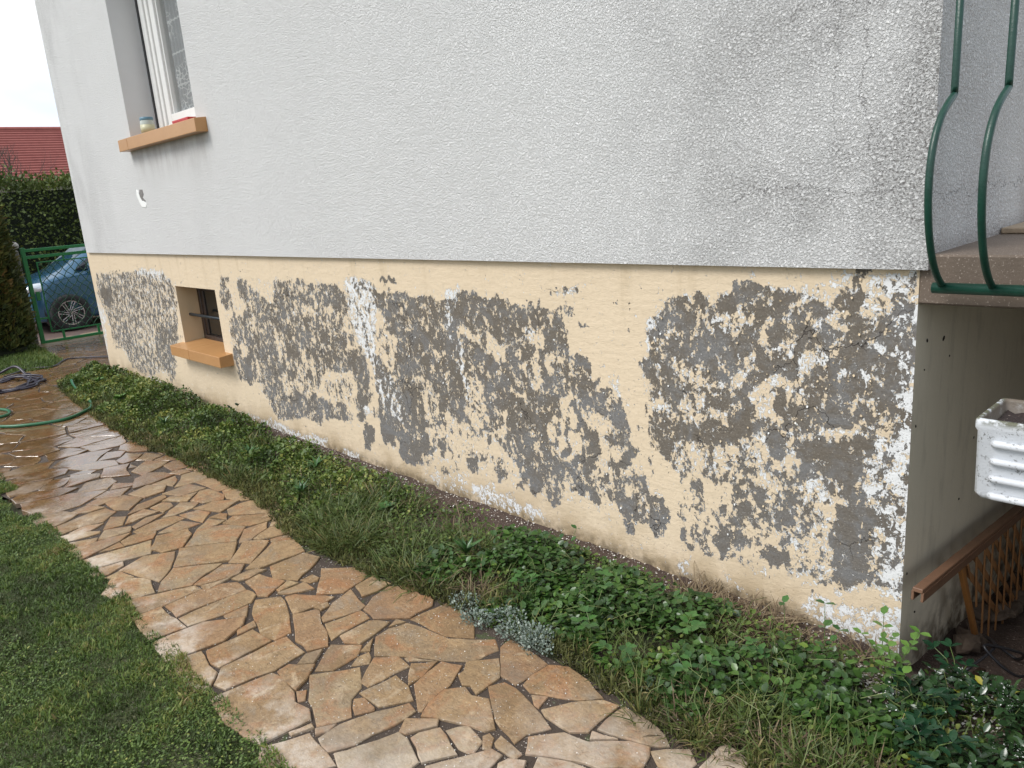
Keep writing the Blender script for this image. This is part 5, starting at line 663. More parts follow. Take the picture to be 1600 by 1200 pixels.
Yw = np.array([[mnoise.noise(Vector((a * 1.3, b * 1.3, 5))) * .003 for a in wx] for b in wz])
V = np.stack([X, Yw, Z], -1).reshape(-1, 3); nx = len(wx); nz = len(wz)
J, Ii = np.meshgrid(np.arange(nz - 1), np.arange(nx - 1), indexing='ij')
cx = (wx[:-1] + wx[1:]) / 2; cz = (wz[:-1] + wz[1:]) / 2
CX, CZ = np.meshgrid(cx, cz)
keep = ~((CX > OX0) & (CX < OX1) & (CZ > OZ0) & (CZ < OZ1))
b0 = (J * nx + Ii)[keep]
F = np.stack([b0, b0 + 1, b0 + nx + 1, b0 + nx], 1)
pl = np_mesh('plinth_wall', V, F, MP, {'peel': pe.ravel(), 'white': wh.ravel()}, smooth=True)
pl.parent = house; pl.location = (4, 0, 0); pl['label'] = 'cream painted plinth peeling down to grey and brown render'
# loose curled flakes still clinging round the bare patches
n = 2000; fi = RNG.integers(2, nz - 2, n); fj = RNG.integers(2, nx - 2, n); pv = pe[fi, fj]
k_ = (np.abs(pv - .1) < .75) & ~((wx[fj] > OX0 - .05) & (wx[fj] < OX1 + .05) & (wz[fi] > OZ0 - .1) & (wz[fi] < OZ1)); fi, fj = fi[k_], fj[k_]; n = len(fi)
V, F = scatter([(0, -.4, 0), (0, .35, 0), (.5, .5, .10), (.55, -.4, .08), (1, .2, .38), (.9, -.25, .34)], [(0, 1, 2), (0, 2, 3), (3, 2, 4), (3, 4, 5)], np.stack([wx[fj] + RNG.uniform(-.01, .01, n), np.full(n, -.0015), wz[fi] + RNG.uniform(-.005, .005, n)], 1) * 0, RNG.uniform(0, 6.28, n), np.zeros(n), RNG.uniform(.003, .009, n))
V = np.stack([V[:, 0], -V[:, 2], V[:, 1]], 1) + np.repeat(np.stack([wx[fj] + RNG.uniform(-.01, .01, n), np.full(n, -.0028), wz[fi] + RNG.uniform(-.005, .005, n)], 1), 6, 0)
MFL = m_leaf('curled_paint', [(0, (.62, .485, .325)), (.55, (.68, .55, .38)), (.6, (.74, .74, .73)), (1, (.78, .78, .77))], .7)
fl = np_mesh('paint_flake', V, F, MFL, {'rnd': np.repeat(RNG.random(n), 6)}); fl.parent = house; fl.location = (4, 0, 0); fl['kind'] = 'stuff'
# other faces of the basement
bm = bmesh.new()
def quad(bm, *vs): bm.faces.new([bm.verts.new(v) for v in vs])
D = 7.0
quad(bm, (0, .0, -.9), (0, D, -.9), (0, D, PT), (0, .0, PT)); bm_obj('basement_side_wall', bm, MSIDE, house)
bm = bmesh.new()
quad(bm, (-8.3, 0, -.3), (-8.3, D, -.3), (-8.3, D, PT), (-8.3, 0, PT)); quad(bm, (-8.3, D, -.9), (0, D, -.9), (0, D, PT), (-8.3, D, PT)); bm_obj('basement_rear_wall', bm, MCREAM, house)
# reveal of the basement window
RD = .17
bm = bmesh.new()
y0 = .001
quad(bm, (OX0, y0, OZ0), (OX0, y0, OZ1), (OX0, RD + .1, OZ1), (OX0, RD + .1, OZ0))
quad(bm, (OX1, y0, OZ0), (OX1, RD + .1, OZ0), (OX1, RD + .1, OZ1), (OX1, y0, OZ1))
quad(bm, (OX0, y0, OZ1), (OX1, y0, OZ1), (OX1, RD + .1, OZ1), (OX0, RD + .1, OZ1))
quad(bm, (OX0, y0, OZ0 - .05), (OX0, RD + .1, OZ0 - .05), (OX1, RD + .1, OZ0 - .05), (OX1, y0, OZ0 - .05))
bm_obj('window_reveal', bm, MCREAM, house)
wf = bmesh.new()
add_box(wf, (OX0 + .002, RD, OZ0), (OX0 + .055, RD + .05, OZ1 - .002), .006); add_box(wf, (OX1 - .055, RD, OZ0), (OX1 - .002, RD + .05, OZ1 - .002), .006)
add_box(wf, (OX0 + .055, RD + .002, OZ1 - .06), (OX1 - .055, RD + .05, OZ1 - .002), .006); add_box(wf, (OX0 + .055, RD - .015, OZ0 - .01), (OX1 - .055, RD + .05, OZ0 + .055), .008)
add_box(wf, (OX0 + .055, RD + .008, OZ0 + .055), (OX0 + .105, RD + .045, OZ1 - .06), .006)
bw = bm_obj('basement_window', wf, MDKBROWN, house); bw['label'] = 'dark brown framed basement window set back in its opening'
box('pane', (OX0 + .106, RD + .02, OZ0 + .056), (OX1 - .056, RD + .026, OZ1 - .061), MDKGLASS, bw)
bm = bmesh.new(); add_tube(bm, [(OX0 - .01, .085, .765), (OX1 + .01, .085, .765)], .013, 10)
bm_obj('security_bar', bm, simple('blue_black_iron', (.02, .028, .035), .45, .5, .3, 40), house, True)
def sill(x0, x1, cut, zt, th, yf, yb, slope=.012):
    for a, b in ((x0, x0 + cut - .0015), (x0 + cut + .0015, x1)):
        bm = bmesh.new(); add_box(bm, (a, yf, zt - th), (b, yb, zt), .004, seg=2)
        for v in bm.verts:
            if v.co.z > zt - .02: v.co.z += slope * (v.co.y - yf) / (yb - yf) * 2
        bm_obj('sill_tile', bm, MSILL, house)
sill(-5.985, -4.965, .40, .520, .085, -.11, RD - .015)
# basement holes and nails on the side wall
MHOLE = simple('dark_hole', (.03, .022, .016), .9)
for (yy_, zz_, r_) in ((.09, 1.06, .006), (.235, 1.04, .008), (.08, .97, .003), (.30, .97, .003), (.035, .80, .004), (.03, .30, .004), (.10, .19, .010), (.12, .12, .005), (.5, .4, .005), (.62, .6, .004)):
    hb = bmesh.new(); bmesh.ops.create_icosphere(hb, subdivisions=1, radius=1, matrix=Matrix.Translation((.001, yy_, zz_)) @ Matrix.Rotation(yy_ * 9, 4, 'X') @ Matrix.Diagonal((.002, r_, r_ * 1.5, 1)))
    bm_obj('nail_hole', hb, MHOLE, house)

# upper storey
UX0, UX1, UT = -8.213, .03, 4.4
WX0, WX1, WZ0, WZ1 = -6.25, -4.86, 2.24, 3.65
yf = -.025
bm = bmesh.new()
def wq(x0, x1, z0, z1): quad(bm, (x0, yf, z0), (x1, yf, z0), (x1, yf, z1), (x0, yf, z1))
zb = PT - .008
wq(UX0, WX0, zb, UT); wq(WX1, UX1, zb, UT); wq(WX0, WX1, zb, WZ0); wq(WX0, WX1, WZ1, UT)
quad(bm, (UX0, yf, zb), (UX0, .001, zb), (UX1, .001, zb), (UX1, yf, zb))   # drip edge
quad(bm, (UX0, yf, zb), (UX0, yf, UT), (UX0, D, UT), (UX0, D, zb))
quad(bm, (UX0, D, zb), (UX0, D, UT), (UX1, D, UT), (UX1, D, zb))
bm_obj('upper_wall', bm, MST, house)
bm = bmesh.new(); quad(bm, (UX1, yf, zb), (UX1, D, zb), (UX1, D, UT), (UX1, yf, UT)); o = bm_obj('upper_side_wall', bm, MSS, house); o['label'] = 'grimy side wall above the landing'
bm = bmesh.new()
WD = .235
MREV = simple('smooth_white_reveal', (.62, .62, .62), .7, 0, .06, 5, .2)
quad(bm, (WX0, yf, WZ0 - .1), (WX0, yf, WZ1), (WX0, WD + .1, WZ1), (WX0, WD + .1, WZ0 - .1))
quad(bm, (WX1, yf, WZ0 - .1), (WX1, WD + .1, WZ0 - .1), (WX1, WD + .1, WZ1), (WX1, yf, WZ1))
quad(bm, (WX0, yf, WZ1), (WX1, yf, WZ1), (WX1, WD + .1, WZ1), (WX0, WD + .1, WZ1))
bm_obj('window_reveal', bm, MREV, house)
# window: guide, frame with stepped profiles, sash, pane, curtain
w = bmesh.new()
def fr(x0, x1, ya, yb, z0, z1): add_box(w, (x0, ya, z0), (x1, yb, z1), .004)
fr(WX0 + .001, WX0 + .05, .20, WD + .09, WZ0 + .01, WZ1)
fr(WX0 + .078, WX0 + .16, .195, WD + .09, WZ0 + .03, WZ1); fr(WX0 + .165, WX0 + .215, .21, WD + .09, WZ0 + .03, WZ1); fr(WX0 + .22, WX0 + .26, .225, WD + .09, WZ0 + .03, WZ1)
fr(WX1 - .26, WX1 - .001, .195, WD + .09, WZ0 + .03, WZ1)
fr(WX0 + .26, WX1 - .26, .20, WD + .09, WZ0 + .02, WZ0 + .09); fr(WX0 + .26, WX1 - .26, .20, WD + .09, WZ1 - .09, WZ1 - .002)
uw = bm_obj('window', w, MPVC, house); uw['label'] = 'white framed window with a lace curtain'
w = bmesh.new()
sx0, sx1 = WX0 + .262, WX1 - .262
fr(sx0, sx0 + .07, .215, WD + .08, WZ0 + .092, WZ1 - .092); fr(sx1 - .07, sx1, .212, WD + .08, WZ0 + .092, WZ1 - .092)
fr(sx0 + .07, sx1 - .07, .215, WD + .08, WZ0 + .092, WZ0 + .165); fr(sx0 + .07, sx1 - .07, .215, WD + .08, WZ1 - .16, WZ1 - .092)
fr(sx0 + .072, sx0 + .09, .235, WD + .08, WZ0 + .166, WZ1 - .161)
bm_obj('sash', w, MPVC, uw)
box('pane', (sx0 + .09, WD + .03, WZ0 + .166), (sx1 - .07, WD + .036, WZ1 - .161), MCLEAR, uw)
box('shutter_rail', (WX0 + .0505, .185, WZ0 + .02), (WX0 + .0775, WD + .05, WZ1 - .001), MBLACK, uw)
cv_ = []; cf = []
n_ = 60
for i in range(n_ + 1):
    xx = sx0 + .12 + (sx1 - .07 - sx0 - .12) * i / n_; yy = WD + .052 + .008 * math.sin(i * 1.1)
    cv_ += [(xx, yy, WZ0 + .1), (xx, yy, WZ1)]
    if i < n_: cf.append((2 * i, 2 * i + 2, 2 * i + 3, 2 * i + 1))
mesh_obj('curtain', cv_, cf, MLACE, uw, True)
box('room_wall', (WX0 - .1, 1.2, WZ0 - .3), (WX1 + .1, 1.22, WZ1 + .1), simple('dim_room', (.10, .11, .12), .9), uw)
sill(-6.325, -4.69, .22, 2.240, .092, -.11, .19)
# chipped patch in the render
def blob_plate(name, pts, y, th, m, parent):
    n = len(pts); V = [(a, y, b) for a, b in pts] + [(a * .94 + sum(q[0] for q in pts) / n * .06, y - th, b * .94 + sum(q[1] for q in pts) / n * .06) for a, b in pts]
    return mesh_obj(name, V, [tuple(range(n, 2 * n))] + [(i, (i + 1) % n, n + (i + 1) % n, n + i) for i in range(n)], m, parent)
MPATCH = simple('fresh_white_filler', (.80, .80, .78), .8, 0, .03, 30, .5); MSCAR = simple('grey_scar', (.20, .19, .18), .9, 0, .5, 60, .6)
blob_plate('render_scar', [(-6.30, 1.80), (-6.27, 1.835), (-6.20, 1.83), (-6.19, 1.79), (-6.23, 1.765), (-6.17, 1.74), (-6.20, 1.71), (-6.275, 1.745), (-6.285, 1.775)], yf - .0005, .002, MSCAR, house)
blob_plate('filler_patch', [(-6.36, 1.80), (-6.34, 1.84), (-6.30, 1.82), (-6.28, 1.77), (-6.25, 1.74), (-6.20, 1.735), (-6.15, 1.705), (-6.18, 1.68), (-6.27, 1.685), (-6.32, 1.73), (-6.345, 1.765)], yf - .0005, .0042, MPATCH, house)
# roof over the house
rf = bmesh.new()
def gable(bm, x0, x1, ya, yb, z0, zr, th=.12):
    ym = (ya + yb) / 2
    for s0, s1 in ((ya, ym), (yb, ym)):
        vs = [bm.verts.new(v) for v in ((x0, s0, z0), (x1, s0, z0), (x1, s1, zr), (x0, s1, zr), (x0, s0, z0 + th), (x1, s0, z0 + th), (x1, s1, zr + th), (x0, s1, zr + th))]
        for f in ((0, 3, 2, 1), (4, 5, 6, 7), (0, 1, 5, 4), (1, 2, 6, 5), (2, 3, 7, 6), (3, 0, 4, 7)): bm.faces.new([vs[i] for i in f])
gable(rf, UX0 - .1, UX1 + .1, -.12, D + .12, UT - .03, 6.6)
bm_obj('roof', rf, simple('brown_roof_tiles', (.16, .07, .05), .8, 0, .3, 8, .4), house)
# landing
lm = bmesh.new(); add_box(lm, (.0005, -.004, 1.186), (1.9, 2.6, 1.331), .006); o = bm_obj('landing_slab', lm, MSLAB, house); o['label'] = 'brown speckled concrete landing slab'
box('threshold_slab', (.034, .62, 1.332), (1.4, 1.6, 1.352), simple('pale_gravel_tile', (.34, .26, .18), .85, 0, .3, 60, .5), house, .004)
box('added_shade_wall', (1.5, -.002, -1.0), (1.9, 2.55, 1.185), MSIDE, house); box('added_rear_shade_wall', (.001, 2.3, -1.), (1.499, 2.55, 1.185), MSIDE, house)  # unseen walls added to block light and darken the space under the slab
# rough stone footing at the foot of the side wall
rr = random.Random(5)
for k in range(11):
    bm = bmesh.new(); cx_, cy_, = .02 + rr.uniform(-.02, .10), .42 + k * .085 + rr.uniform(-.02, .02)
    bmesh.ops.create_icosphere(bm, subdivisions=2, radius=1, matrix=Matrix.Translation((cx_, cy_, float(ground_h(cx_, cy_)) + rr.uniform(.0, .05))) @ Matrix.Rotation(rr.uniform(0, 3), 4, 'Z') @ Matrix.Diagonal((rr.uniform(.03, .05), rr.uniform(.03, .06), rr.uniform(.02, .04), 1)))
    for v in bm.verts: v.co += Vector([mnoise.noise(v.co * 22 + Vector((k * 3 + j * 7, 0, 0))) * .03 for j in range(3)])
    bm_obj('footing_stone', bm, simple('footing_stone', (.11, .08, .058), .95, 0, .5, 30, .9) if k == 0 else bpy.data.materials['footing_stone'], house, False)

# ------------------------------------------------------------------ landing railing
rail = empty('landing_railing', (.07, -.06, 1.25), 'dark green metal railing with bellied bars along the landing edge', 'railing')
bm = bmesh.new(); add_tube(bm, [(.058, -.062, 1.245), (1.9, -.062, 1.245)], .0155, 12); bm_obj('bottom_rail', bm, MDKGREEN, rail, True)
bm = bmesh.new(); add_tube(bm, [(.08, -.062, 2.26), (1.9, -.062, 2.26)], .016, 12); bm_obj('top_rail', bm, MDKGREEN, rail, True)
for k in range(14):
    xb = .083 + k * .124
    prof = [(-.062, 1.250), (-.110, 1.285), (-.150, 1.33), (-.182, 1.39), (-.203, 1.46), (-.210, 1.53), (-.203, 1.60), (-.182, 1.655), (-.148, 1.70), (-.108, 1.73), (-.072, 1.75), (-.062, 1.757)]
    pts = smooth_path([(xb, a, b) for a, b in prof], 3) + [Vector((xb, -.062, 1.775)), Vector((xb, -.062, 2.255))]
    bm = bmesh.new()
    # square section bar
    V_, F_ = tube_arrays(pts, .0092, 4); 
    # rotate the section by building with 8 sides for rounded look
    V_, F_ = tube_arrays(pts, .0098, 8)
    vs = [bm.verts.new(v) for v in V_]
    for f in F_: bm.faces.new([vs[i] for i in f])
    bm_obj('bar', bm, MDKGREEN, rail, True)

# ------------------------------------------------------------------ trellis
tre = empty('wooden_trellis', (.08, .3, 0), 'low brown wooden lattice trellis standing beside the basement side wall', 'trellis')
bm = bmesh.new()
add_bar(bm, (.08, -.105, .326), (.08, 1.5, .165), .030, .014, .002); add_bar(bm, (.066, -.105, .306), (.066, 1.5, .145), .008, .030, .001); add_bar(bm, (.094, -.105, .306), (.094, 1.5, .145), .008, .030, .001)
bm_obj('top_rail', bm, MWOOD3, tre)
bm = bmesh.new(); add_bar(bm, (.088, .255, .275), (.088, .600, -.285), .016, .026, .003); bm_obj('post', bm, MWOOD2, tre)
bm = bmesh.new(); add_bar(bm, (.08, .58, -.29), (.08, 1.6, -.50), .016, .026, .003); bm_obj('bottom_rail', bm, MWOOD3, tre)
for k in range(12):
    yy = .335 + k * .095
    zt = .31 - .1 * (yy + .1); zbm = max(-.285 - .2 * (yy - .58), .275 - 1.62 * (yy - .255)) + .02
    bm = bmesh.new(); add_bar(bm, (.090, yy, zt - .03), (.090, yy + .045, zbm), .005, .011, .001); bm_obj('slat', bm, MWOOD, tre)
for k in range(10):
    ya = .30 + k * .12
    pa = Vector((.080, ya, .28 - .1 * ya)); pb = Vector((.080, ya + .56, -.14 - .25 * ya))
    if pb.y > 1.5: pb = pa.lerp(pb, (1.5 - ya) / .56)
    bm = bmesh.new(); add_bar(bm, pa, pb, .005, .024, .001); bm_obj('cross_slat', bm, MWOOD, tre)

# ------------------------------------------------------------------ planter trough on its pillar
plt = empty('planter_trough', (.62, -.5, .86), 'weathered white ribbed plant trough with mossy rim and bare dark soil', 'planter')
MT = Mat('weathered_white_trough'); _x, _y, _z = MT.xyz()
c = MT.mix(MT.noise(9, 6, .6), (.50, .52, .55), (.68, .70, .72))
c = MT.mix(MT.math('MULTIPLY', MT.ss(MT.noise(150, 5, .7), .55, .62), MT.ss(MT.noise(26, 4, .6), .42, .6, .0, .85)), c, (.07, .065, .05))
c = MT.mix(MT.math('MULTIPLY', MT.ss(_z, 1.028, 1.046), MT.ss(MT.noise(38, 5, .65), .36, .56)), c, (.10, .10, .06))
c = MT.mix(MT.math('MULTIPLY', MT.math('MULTIPLY', MT.ss(_y, -.592, -.588), MT.ss(_x, .343, .347)), MT.ss(MT.noise(30, 5, .65), .25, .5, .5, .95)), c, (.12, .095, .07)); MT.col(c).rough(.6); MT.bump(MT.math('ADD', MT.noise(50, 5, .6), MT.noise(200, 3, .6)), .35, .002); MT = MT.m
x0, x1, y0, y1, z0, z1 = .335, .98, -.60, -.405, .862, 1.048
def rrect(x0, x1, y0, y1, r, z, n=4):
    out = []
    for cx_, cy_, a0 in ((x1 - r, y1 - r, 0), (x0 + r, y1 - r, 90), (x0 + r, y0 + r, 180), (x1 - r, y0 + r, 270)):
        for k in range(n + 1):
            a = R(a0 + 90 * k / n); out.append((cx_ + r * math.cos(a), cy_ + r * math.sin(a), z))
    return out
rings = [rrect(x0 + .020, x1 - .020, y0 + .020, y1 - .020, .012, z0), rrect(x0 + .010, x1 - .010, y0 + .010, y1 - .010, .016, z0 + .004), rrect(x0 + .006, x1 - .006, y0 + .006, y1 - .006, .016, z0 + .014),
         rrect(x0 + .004, x1 - .004, y0 + .004, y1 - .004, .014, z1 - .03), rrect(x0, x1, y0, y1, .014, z1 - .022), rrect(x0, x1, y0, y1, .014, z1 - .004), rrect(x0 + .003, x1 - .003, y0 + .003, y1 - .003, .012, z1),
         rrect(x0 + .009, x1 - .009, y0 + .009, y1 - .009, .010, z1), rrect(x0 + .012, x1 - .012, y0 + .012, y1 - .012, .010, z1 - .006), rrect(x0 + .022, x1 - .022, y0 + .022, y1 - .022, .010, z0 + .02)]
V_ = [v for r_ in rings for v in r_]; n_ = len(rings[0]); F_ = []
for i in range(len(rings) - 1):
    for k in range(n_): F_.append((i * n_ + k, i * n_ + (k + 1) % n_, (i + 1) * n_ + (k + 1) % n_, (i + 1) * n_ + k))
F_.append(tuple(range(n_))[::-1]); F_.append(tuple((len(rings) - 1) * n_ + k for k in range(n_)))
mesh_obj('trough_body', V_, F_, MT, plt, True)
for k in range(4):
    zc = z0 + .016 + k * .0395; bm = bmesh.new(); add_tube(bm, [(x0 + .040, y0 + .0035, zc), (x0 + .046, y0 - .0005, zc), (x1 - .046, y0 - .0005, zc), (x1 - .040, y0 + .0035, zc)], .0085, 8)
    bm_obj('rib', bm, MT, plt, True)
sv = []; nxs, nys = 40, 12
for j in range(nys + 1):
    for i in range(nxs + 1):
        a = x0 + .018 + (x1 - x0 - .036) * i / nxs; b = y0 + .018 + (y1 - y0 - .036) * j / nys
        sv.append((a, b, z1 - .030 + .012 * mnoise.noise(Vector((a * 30, b * 30, 0))) + .006 * mnoise.noise(Vector((a * 90, b * 90, 0)))))
mesh_obj('potting_soil', sv, [(j * (nxs + 1) + i, j * (nxs + 1) + i + 1, (j + 1) * (nxs + 1) + i + 1, (j + 1) * (nxs + 1) + i) for j in range(nys) for i in range(nxs)], m_soil('potting_soil', (.012, .008, .007), (.06, .04, .035)), plt)
pil = empty('garden_pillar', (.85, -.5, 0), 'short cream rendered pillar carrying the white plant trough', 'pillar')
box('pillar_shaft', (.66, -.60, -.2), (1.0, -.40, .84), MCREAM, pil, .01); box('pillar_cap', (.62, -.615, .8405), (1.04, -.385, .8605), MSLAB, pil, .004)

# ------------------------------------------------------------------ things on the upper sill
jar = empty('glass_jar', (-6.0, .05, 2.258), 'small glass jar with a blue lid standing on the upper window sill', 'jar')
def lathe(name, prof, c, m, parent, n=20):
    V = []; F = []
    for r_, z_ in prof:
        for k in range(n):
            a = 2 * math.pi * k / n; V.append((c[0] + r_ * math.cos(a), c[1] + r_ * math.sin(a), c[2] + z_))
    for i in range(len(prof) - 1):
        for k in range(n): F.append((i * n + k, i * n + (k + 1) % n, (i + 1) * n + (k + 1) % n, (i + 1) * n + k))
    return mesh_obj(name, V, F, m, parent, True)
jc = (-6.0, .04, 2.262)
lathe('jar_body', [(0, 0), (.048, 0), (.054, .006), (.054, .095), (.047, .108), (.047, .118)], jc, simple('cloudy_jar_glass', (.42, .46, .42), .12, 0, .15, 12), jar)
lathe('jar_filling', [(0, .004), (.0555, .008), (.0557, .07), (0, .0705)], jc, simple('cream_filling', (.48, .46, .30), .4), jar)
lathe('lid', [(.051, .104), (.052, .106), (.052, .126), (.048, .129), (0, .129)], jc, simple('blue_lid', (.10, .20, .26), .4), jar)
tray = empty('red_tray', (-5.2, .05, 2.262), 'flat red tray lying on the upper window sill', 'tray')
bm = bmesh.new(); add_box(bm, (-5.32, -.02, 2.262), (-5.02, .12, 2.272), .003); bm_obj('tray_base', bm, simple('red_plastic', (.45, .02, .02), .35), tray)
bm = bmesh.new()
for a, b in (((-5.32, -.02, 2.272), (-5.02, -.012, 2.284)), ((-5.32, .112, 2.272), (-5.02, .12, 2.284)), ((-5.32, -.012, 2.272), (-5.312, .112, 2.284)), ((-5.028, -.012, 2.272), (-5.02, .112, 2.284))): add_box(bm, a, b)
bm_obj('tray_rim', bm, bpy.data.materials['red_plastic'], tray)

# ------------------------------------------------------------------ garden gate
gate = empty('garden_gate', (-11.2, 0, 0), 'bright green metal garden gate filled with wavy diamond mesh', 'gate')
GX = -11.2
bm = bmesh.new(); add_box(bm, (GX - .025, -.03, 0.0), (GX + .025, .02, 1.33), .004); bm_obj('post', bm, MGREEN, gate)
bm = bmesh.new(); add_box(bm, (GX - .02, .021, .03), (GX + .02, 3.0, .07), .003); bm_obj('bottom_rail', bm, MGREEN, gate)
bm = bmesh.new(); add_box(bm, (GX - .02, .021, 1.18), (GX + .02, 3.0, 1.22), .003); bm_obj('middle_rail', bm, MGREEN, gate)
bm = bmesh.new(); add_box(bm, (GX - .02, .021, 1.27), (GX + .02, 3.0, 1.31), .003); bm_obj('top_rail', bm, MGREEN, gate)
bm = bmesh.new(); add_box(bm, (GX - .02, 3.0, 0.0), (GX + .03, 3.05, 1.33), .004); bm_obj('end_post', bm, MGREEN, gate)
bm = bmesh.new(); add_box(bm, (GX - .008, .12, .17), (GX + .008, .136, 1.13), .002); add_box(bm, (GX - .008, .136, .17), (GX + .008, 2.95, .186), .002); add_box(bm, (GX - .008, .136, 1.114), (GX + .008, 2.95, 1.13), .002)
for a, b in (((GX - .01, .021, .36), (GX + .01, .12, .385)), ((GX - .01, .25, .07), (GX + .01, .28, .17)), ((GX - .01, .7, .07), (GX + .01, .73, .17)), ((GX - .01, .45, 1.13), (GX + .01, .47, 1.18)), ((GX - .01, 1.4, .07), (GX + .01, 1.43, .17))): add_box(bm, a, b)
bm_obj('inner_frame', bm, MGREEN, gate)
bm = bmesh.new()
def wire(p, q, s):
    p, q = Vector(p), Vector(q); L_ = (q - p).length; n = max(int(L_ / .02), 2); d = (q - p) / L_; u = Vector((0, -d.z, d.y)); pts = []
    for i in range(n + 1):
        t = L_ * i / n; pts.append(p + d * t + u * .009 * math.sin(t / .115 * math.pi * 1.0) + Vector((s * .004, 0, 0)))
    add_tube(bm, pts, .0058, 4)
H_ = .944; k = -9
while k < 30:
    for s in (1, -1):
        ya = .136 + k * .105; yb = ya + H_ * .82; za, zb_ = .186, 1.114
        if s < 0: za, zb_ = zb_, za
        a, b = (ya, za), (yb, zb_)
        lo, hi = .136, 2.94
        if b[0] < lo or a[0] > hi: continue
        def at(yv): t = (yv - a[0]) / (b[0] - a[0]); return (GX, yv, a[1] + (b[1] - a[1]) * t)
        p = (GX, a[0], a[1]) if a[0] >= lo else at(lo); q = (GX, b[0], b[1]) if b[0] <= hi else at(hi)
        wire(p, q, s)
    k += 1
bm_obj('wire_mesh', bm, simple('green_wire', (.008, .075, .035), .4), gate, True)
box('latch_box', (GX + .021, .03, .62), (GX + .045, .08, .74), MGREEN, gate, .004)
gp = empty('gate_post', (-11.35, -.10, 0), 'grey stone gate post with a pale rounded cap beside the green gate', 'post')
box('post_shaft', (-11.45, -.16, 0), (-11.29, -.035, 1.30), simple('grey_post', (.22, .21, .2), .85), gp, .01)
bm = bmesh.new(); bmesh.ops.create_uvsphere(bm, u_segments=14, v_segments=8, radius=.06, matrix=Matrix.Translation((-11.37, -.06, 1.36)) @ Matrix.Diagonal((1, 1, .9, 1))); bm_obj('cap', bm, simple('pale_cap', (.40, .38, .36), .7), gp, True)

# ------------------------------------------------------------------ car
car = empty('parked_car', (-15.4, 2.6, -.262), 'blue hatchback parked behind the green gate with only its nose in view', 'car')
CX = -14.55; W_ = 1.72; G = -.262
PAINT = simple('metallic_blue_car_paint', (.035, .115, .20), .18, .35, .08, 3); PAINT.node_tree.nodes['Principled BSDF'].inputs['Coat Weight'].default_value = .8
st_ = [ # y, sill z, shoulder z, centre top z, inset of shoulder, inset of top
 (.56, .30, .62, .66, .30, .55), (.60, .22, .74, .78, .14, .40), (.72, .18, .84, .90, .07, .32), (.95, .17, .93, 1.00, .035, .28), (1.15, .17, .97, 1.06, .02, .28), (1.30, .17, .985, 1.12, .015, .24), (1.75, .17, 1.00, 1.42, .012, .26), (2.15, .17, 1.01, 1.52, .01, .26), (2.9, .17, 1.02, 1.55, .01, .26), (3.7, .18, 1.03, 1.50, .02, .28), (4.2, .22, 1.0, 1.25, .05, .28), (4.42, .32, .92, .98, .12, .30)]
V_ = []
for (yy, s0, sh, tp, i1, i2) in st_:
    for m_ in (1, -1):
        pts = [(0, s0), (W_ / 2 - i1 - .06, s0), (W_ / 2 - i1 - .01, s0 + .06), (W_ / 2 - i1, (s0 + sh) / 2), (W_ / 2 - i1 - .03, sh - .03), (W_ / 2 - i1 - .07, sh), (W_ / 2 - i2, tp - .03), (W_ / 2 - i2 - .12, tp), (0, tp + .015)]
        if m_ == 1: half = pts
        ring = None
    full = half + [(-a, b) for a, b in half[::-1][1:-1]]
    V_ += [(CX - W_ / 2 + a, yy, G + b) for a, b in full]
n_ = 16; F_ = []
for i in range(len(st_) - 1):
    for k in range(n_): F_.append((i * n_ + k, i * n_ + (k + 1) % n_, (i + 1) * n_ + (k + 1) % n_, (i + 1) * n_ + k))
F_.append(tuple(range(n_))[::-1]); F_.append(tuple((len(st_) - 1) * n_ + k for k in range(n_)))
bd = mesh_obj('body', V_, F_, PAINT, car, True)
md = bd.modifiers.new('subdivision', 'SUBSURF'); md.levels = 2; md.render_levels = 2
CARGL = m_glass('car_glass', (.02, .025, .03), .03)
def plate(name, pts, m, off=.004):
    a, b, c_ = (Vector(p) for p in pts[:3]); nrm = (b - a).cross(c_ - a).normalized()
    if nrm.x < 0: nrm = -nrm
    n = len(pts); V = [Vector(p) + nrm * off for p in pts] + [Vector(p) - nrm * .02 for p in pts]
    return mesh_obj(name, V, [tuple(range(n)), tuple(range(2 * n - 1, n - 1, -1))] + [(i, n + i, n + (i + 1) % n, (i + 1) % n) for i in range(n)], m, car)
sx_ = CX - .035
plate('side_window', [(sx_ - .055, 1.40, G + 1.04), (sx_ - .055, 2.35, G + 1.05), (sx_ - .215, 2.30, G + 1.44), (sx_ - .205, 1.90, G + 1.40)], CARGL, .02)
plate('side_window', [(sx_ - .055, 2.43, G + 1.05), (sx_ - .055, 3.45, G + 1.06), (sx_ - .215, 3.30, G + 1.42), (sx_ - .215, 2.38, G + 1.45)], CARGL, .02)
WSG = m_glass('windscreen_glass', (.25, .30, .34), .04)
V_ = [(CX - .33, 1.28, G + 1.10), (CX - W_ + .33, 1.28, G + 1.10), (CX - W_ + .36, 1.80, G + 1.46), (CX - .36, 1.80, G + 1.46)]
mesh_obj('windscreen', V_ + [(a, b + .02, c_ - .02) for a, b, c_ in V_], [(0, 1, 2, 3), (7, 6, 5, 4), (0, 4, 5, 1), (1, 5, 6, 2), (2, 6, 7, 3), (3, 7, 4, 0)], WSG, car)
LAMP = simple('headlight_lens', (.70, .74, .78), .1, .3, .1, 8)
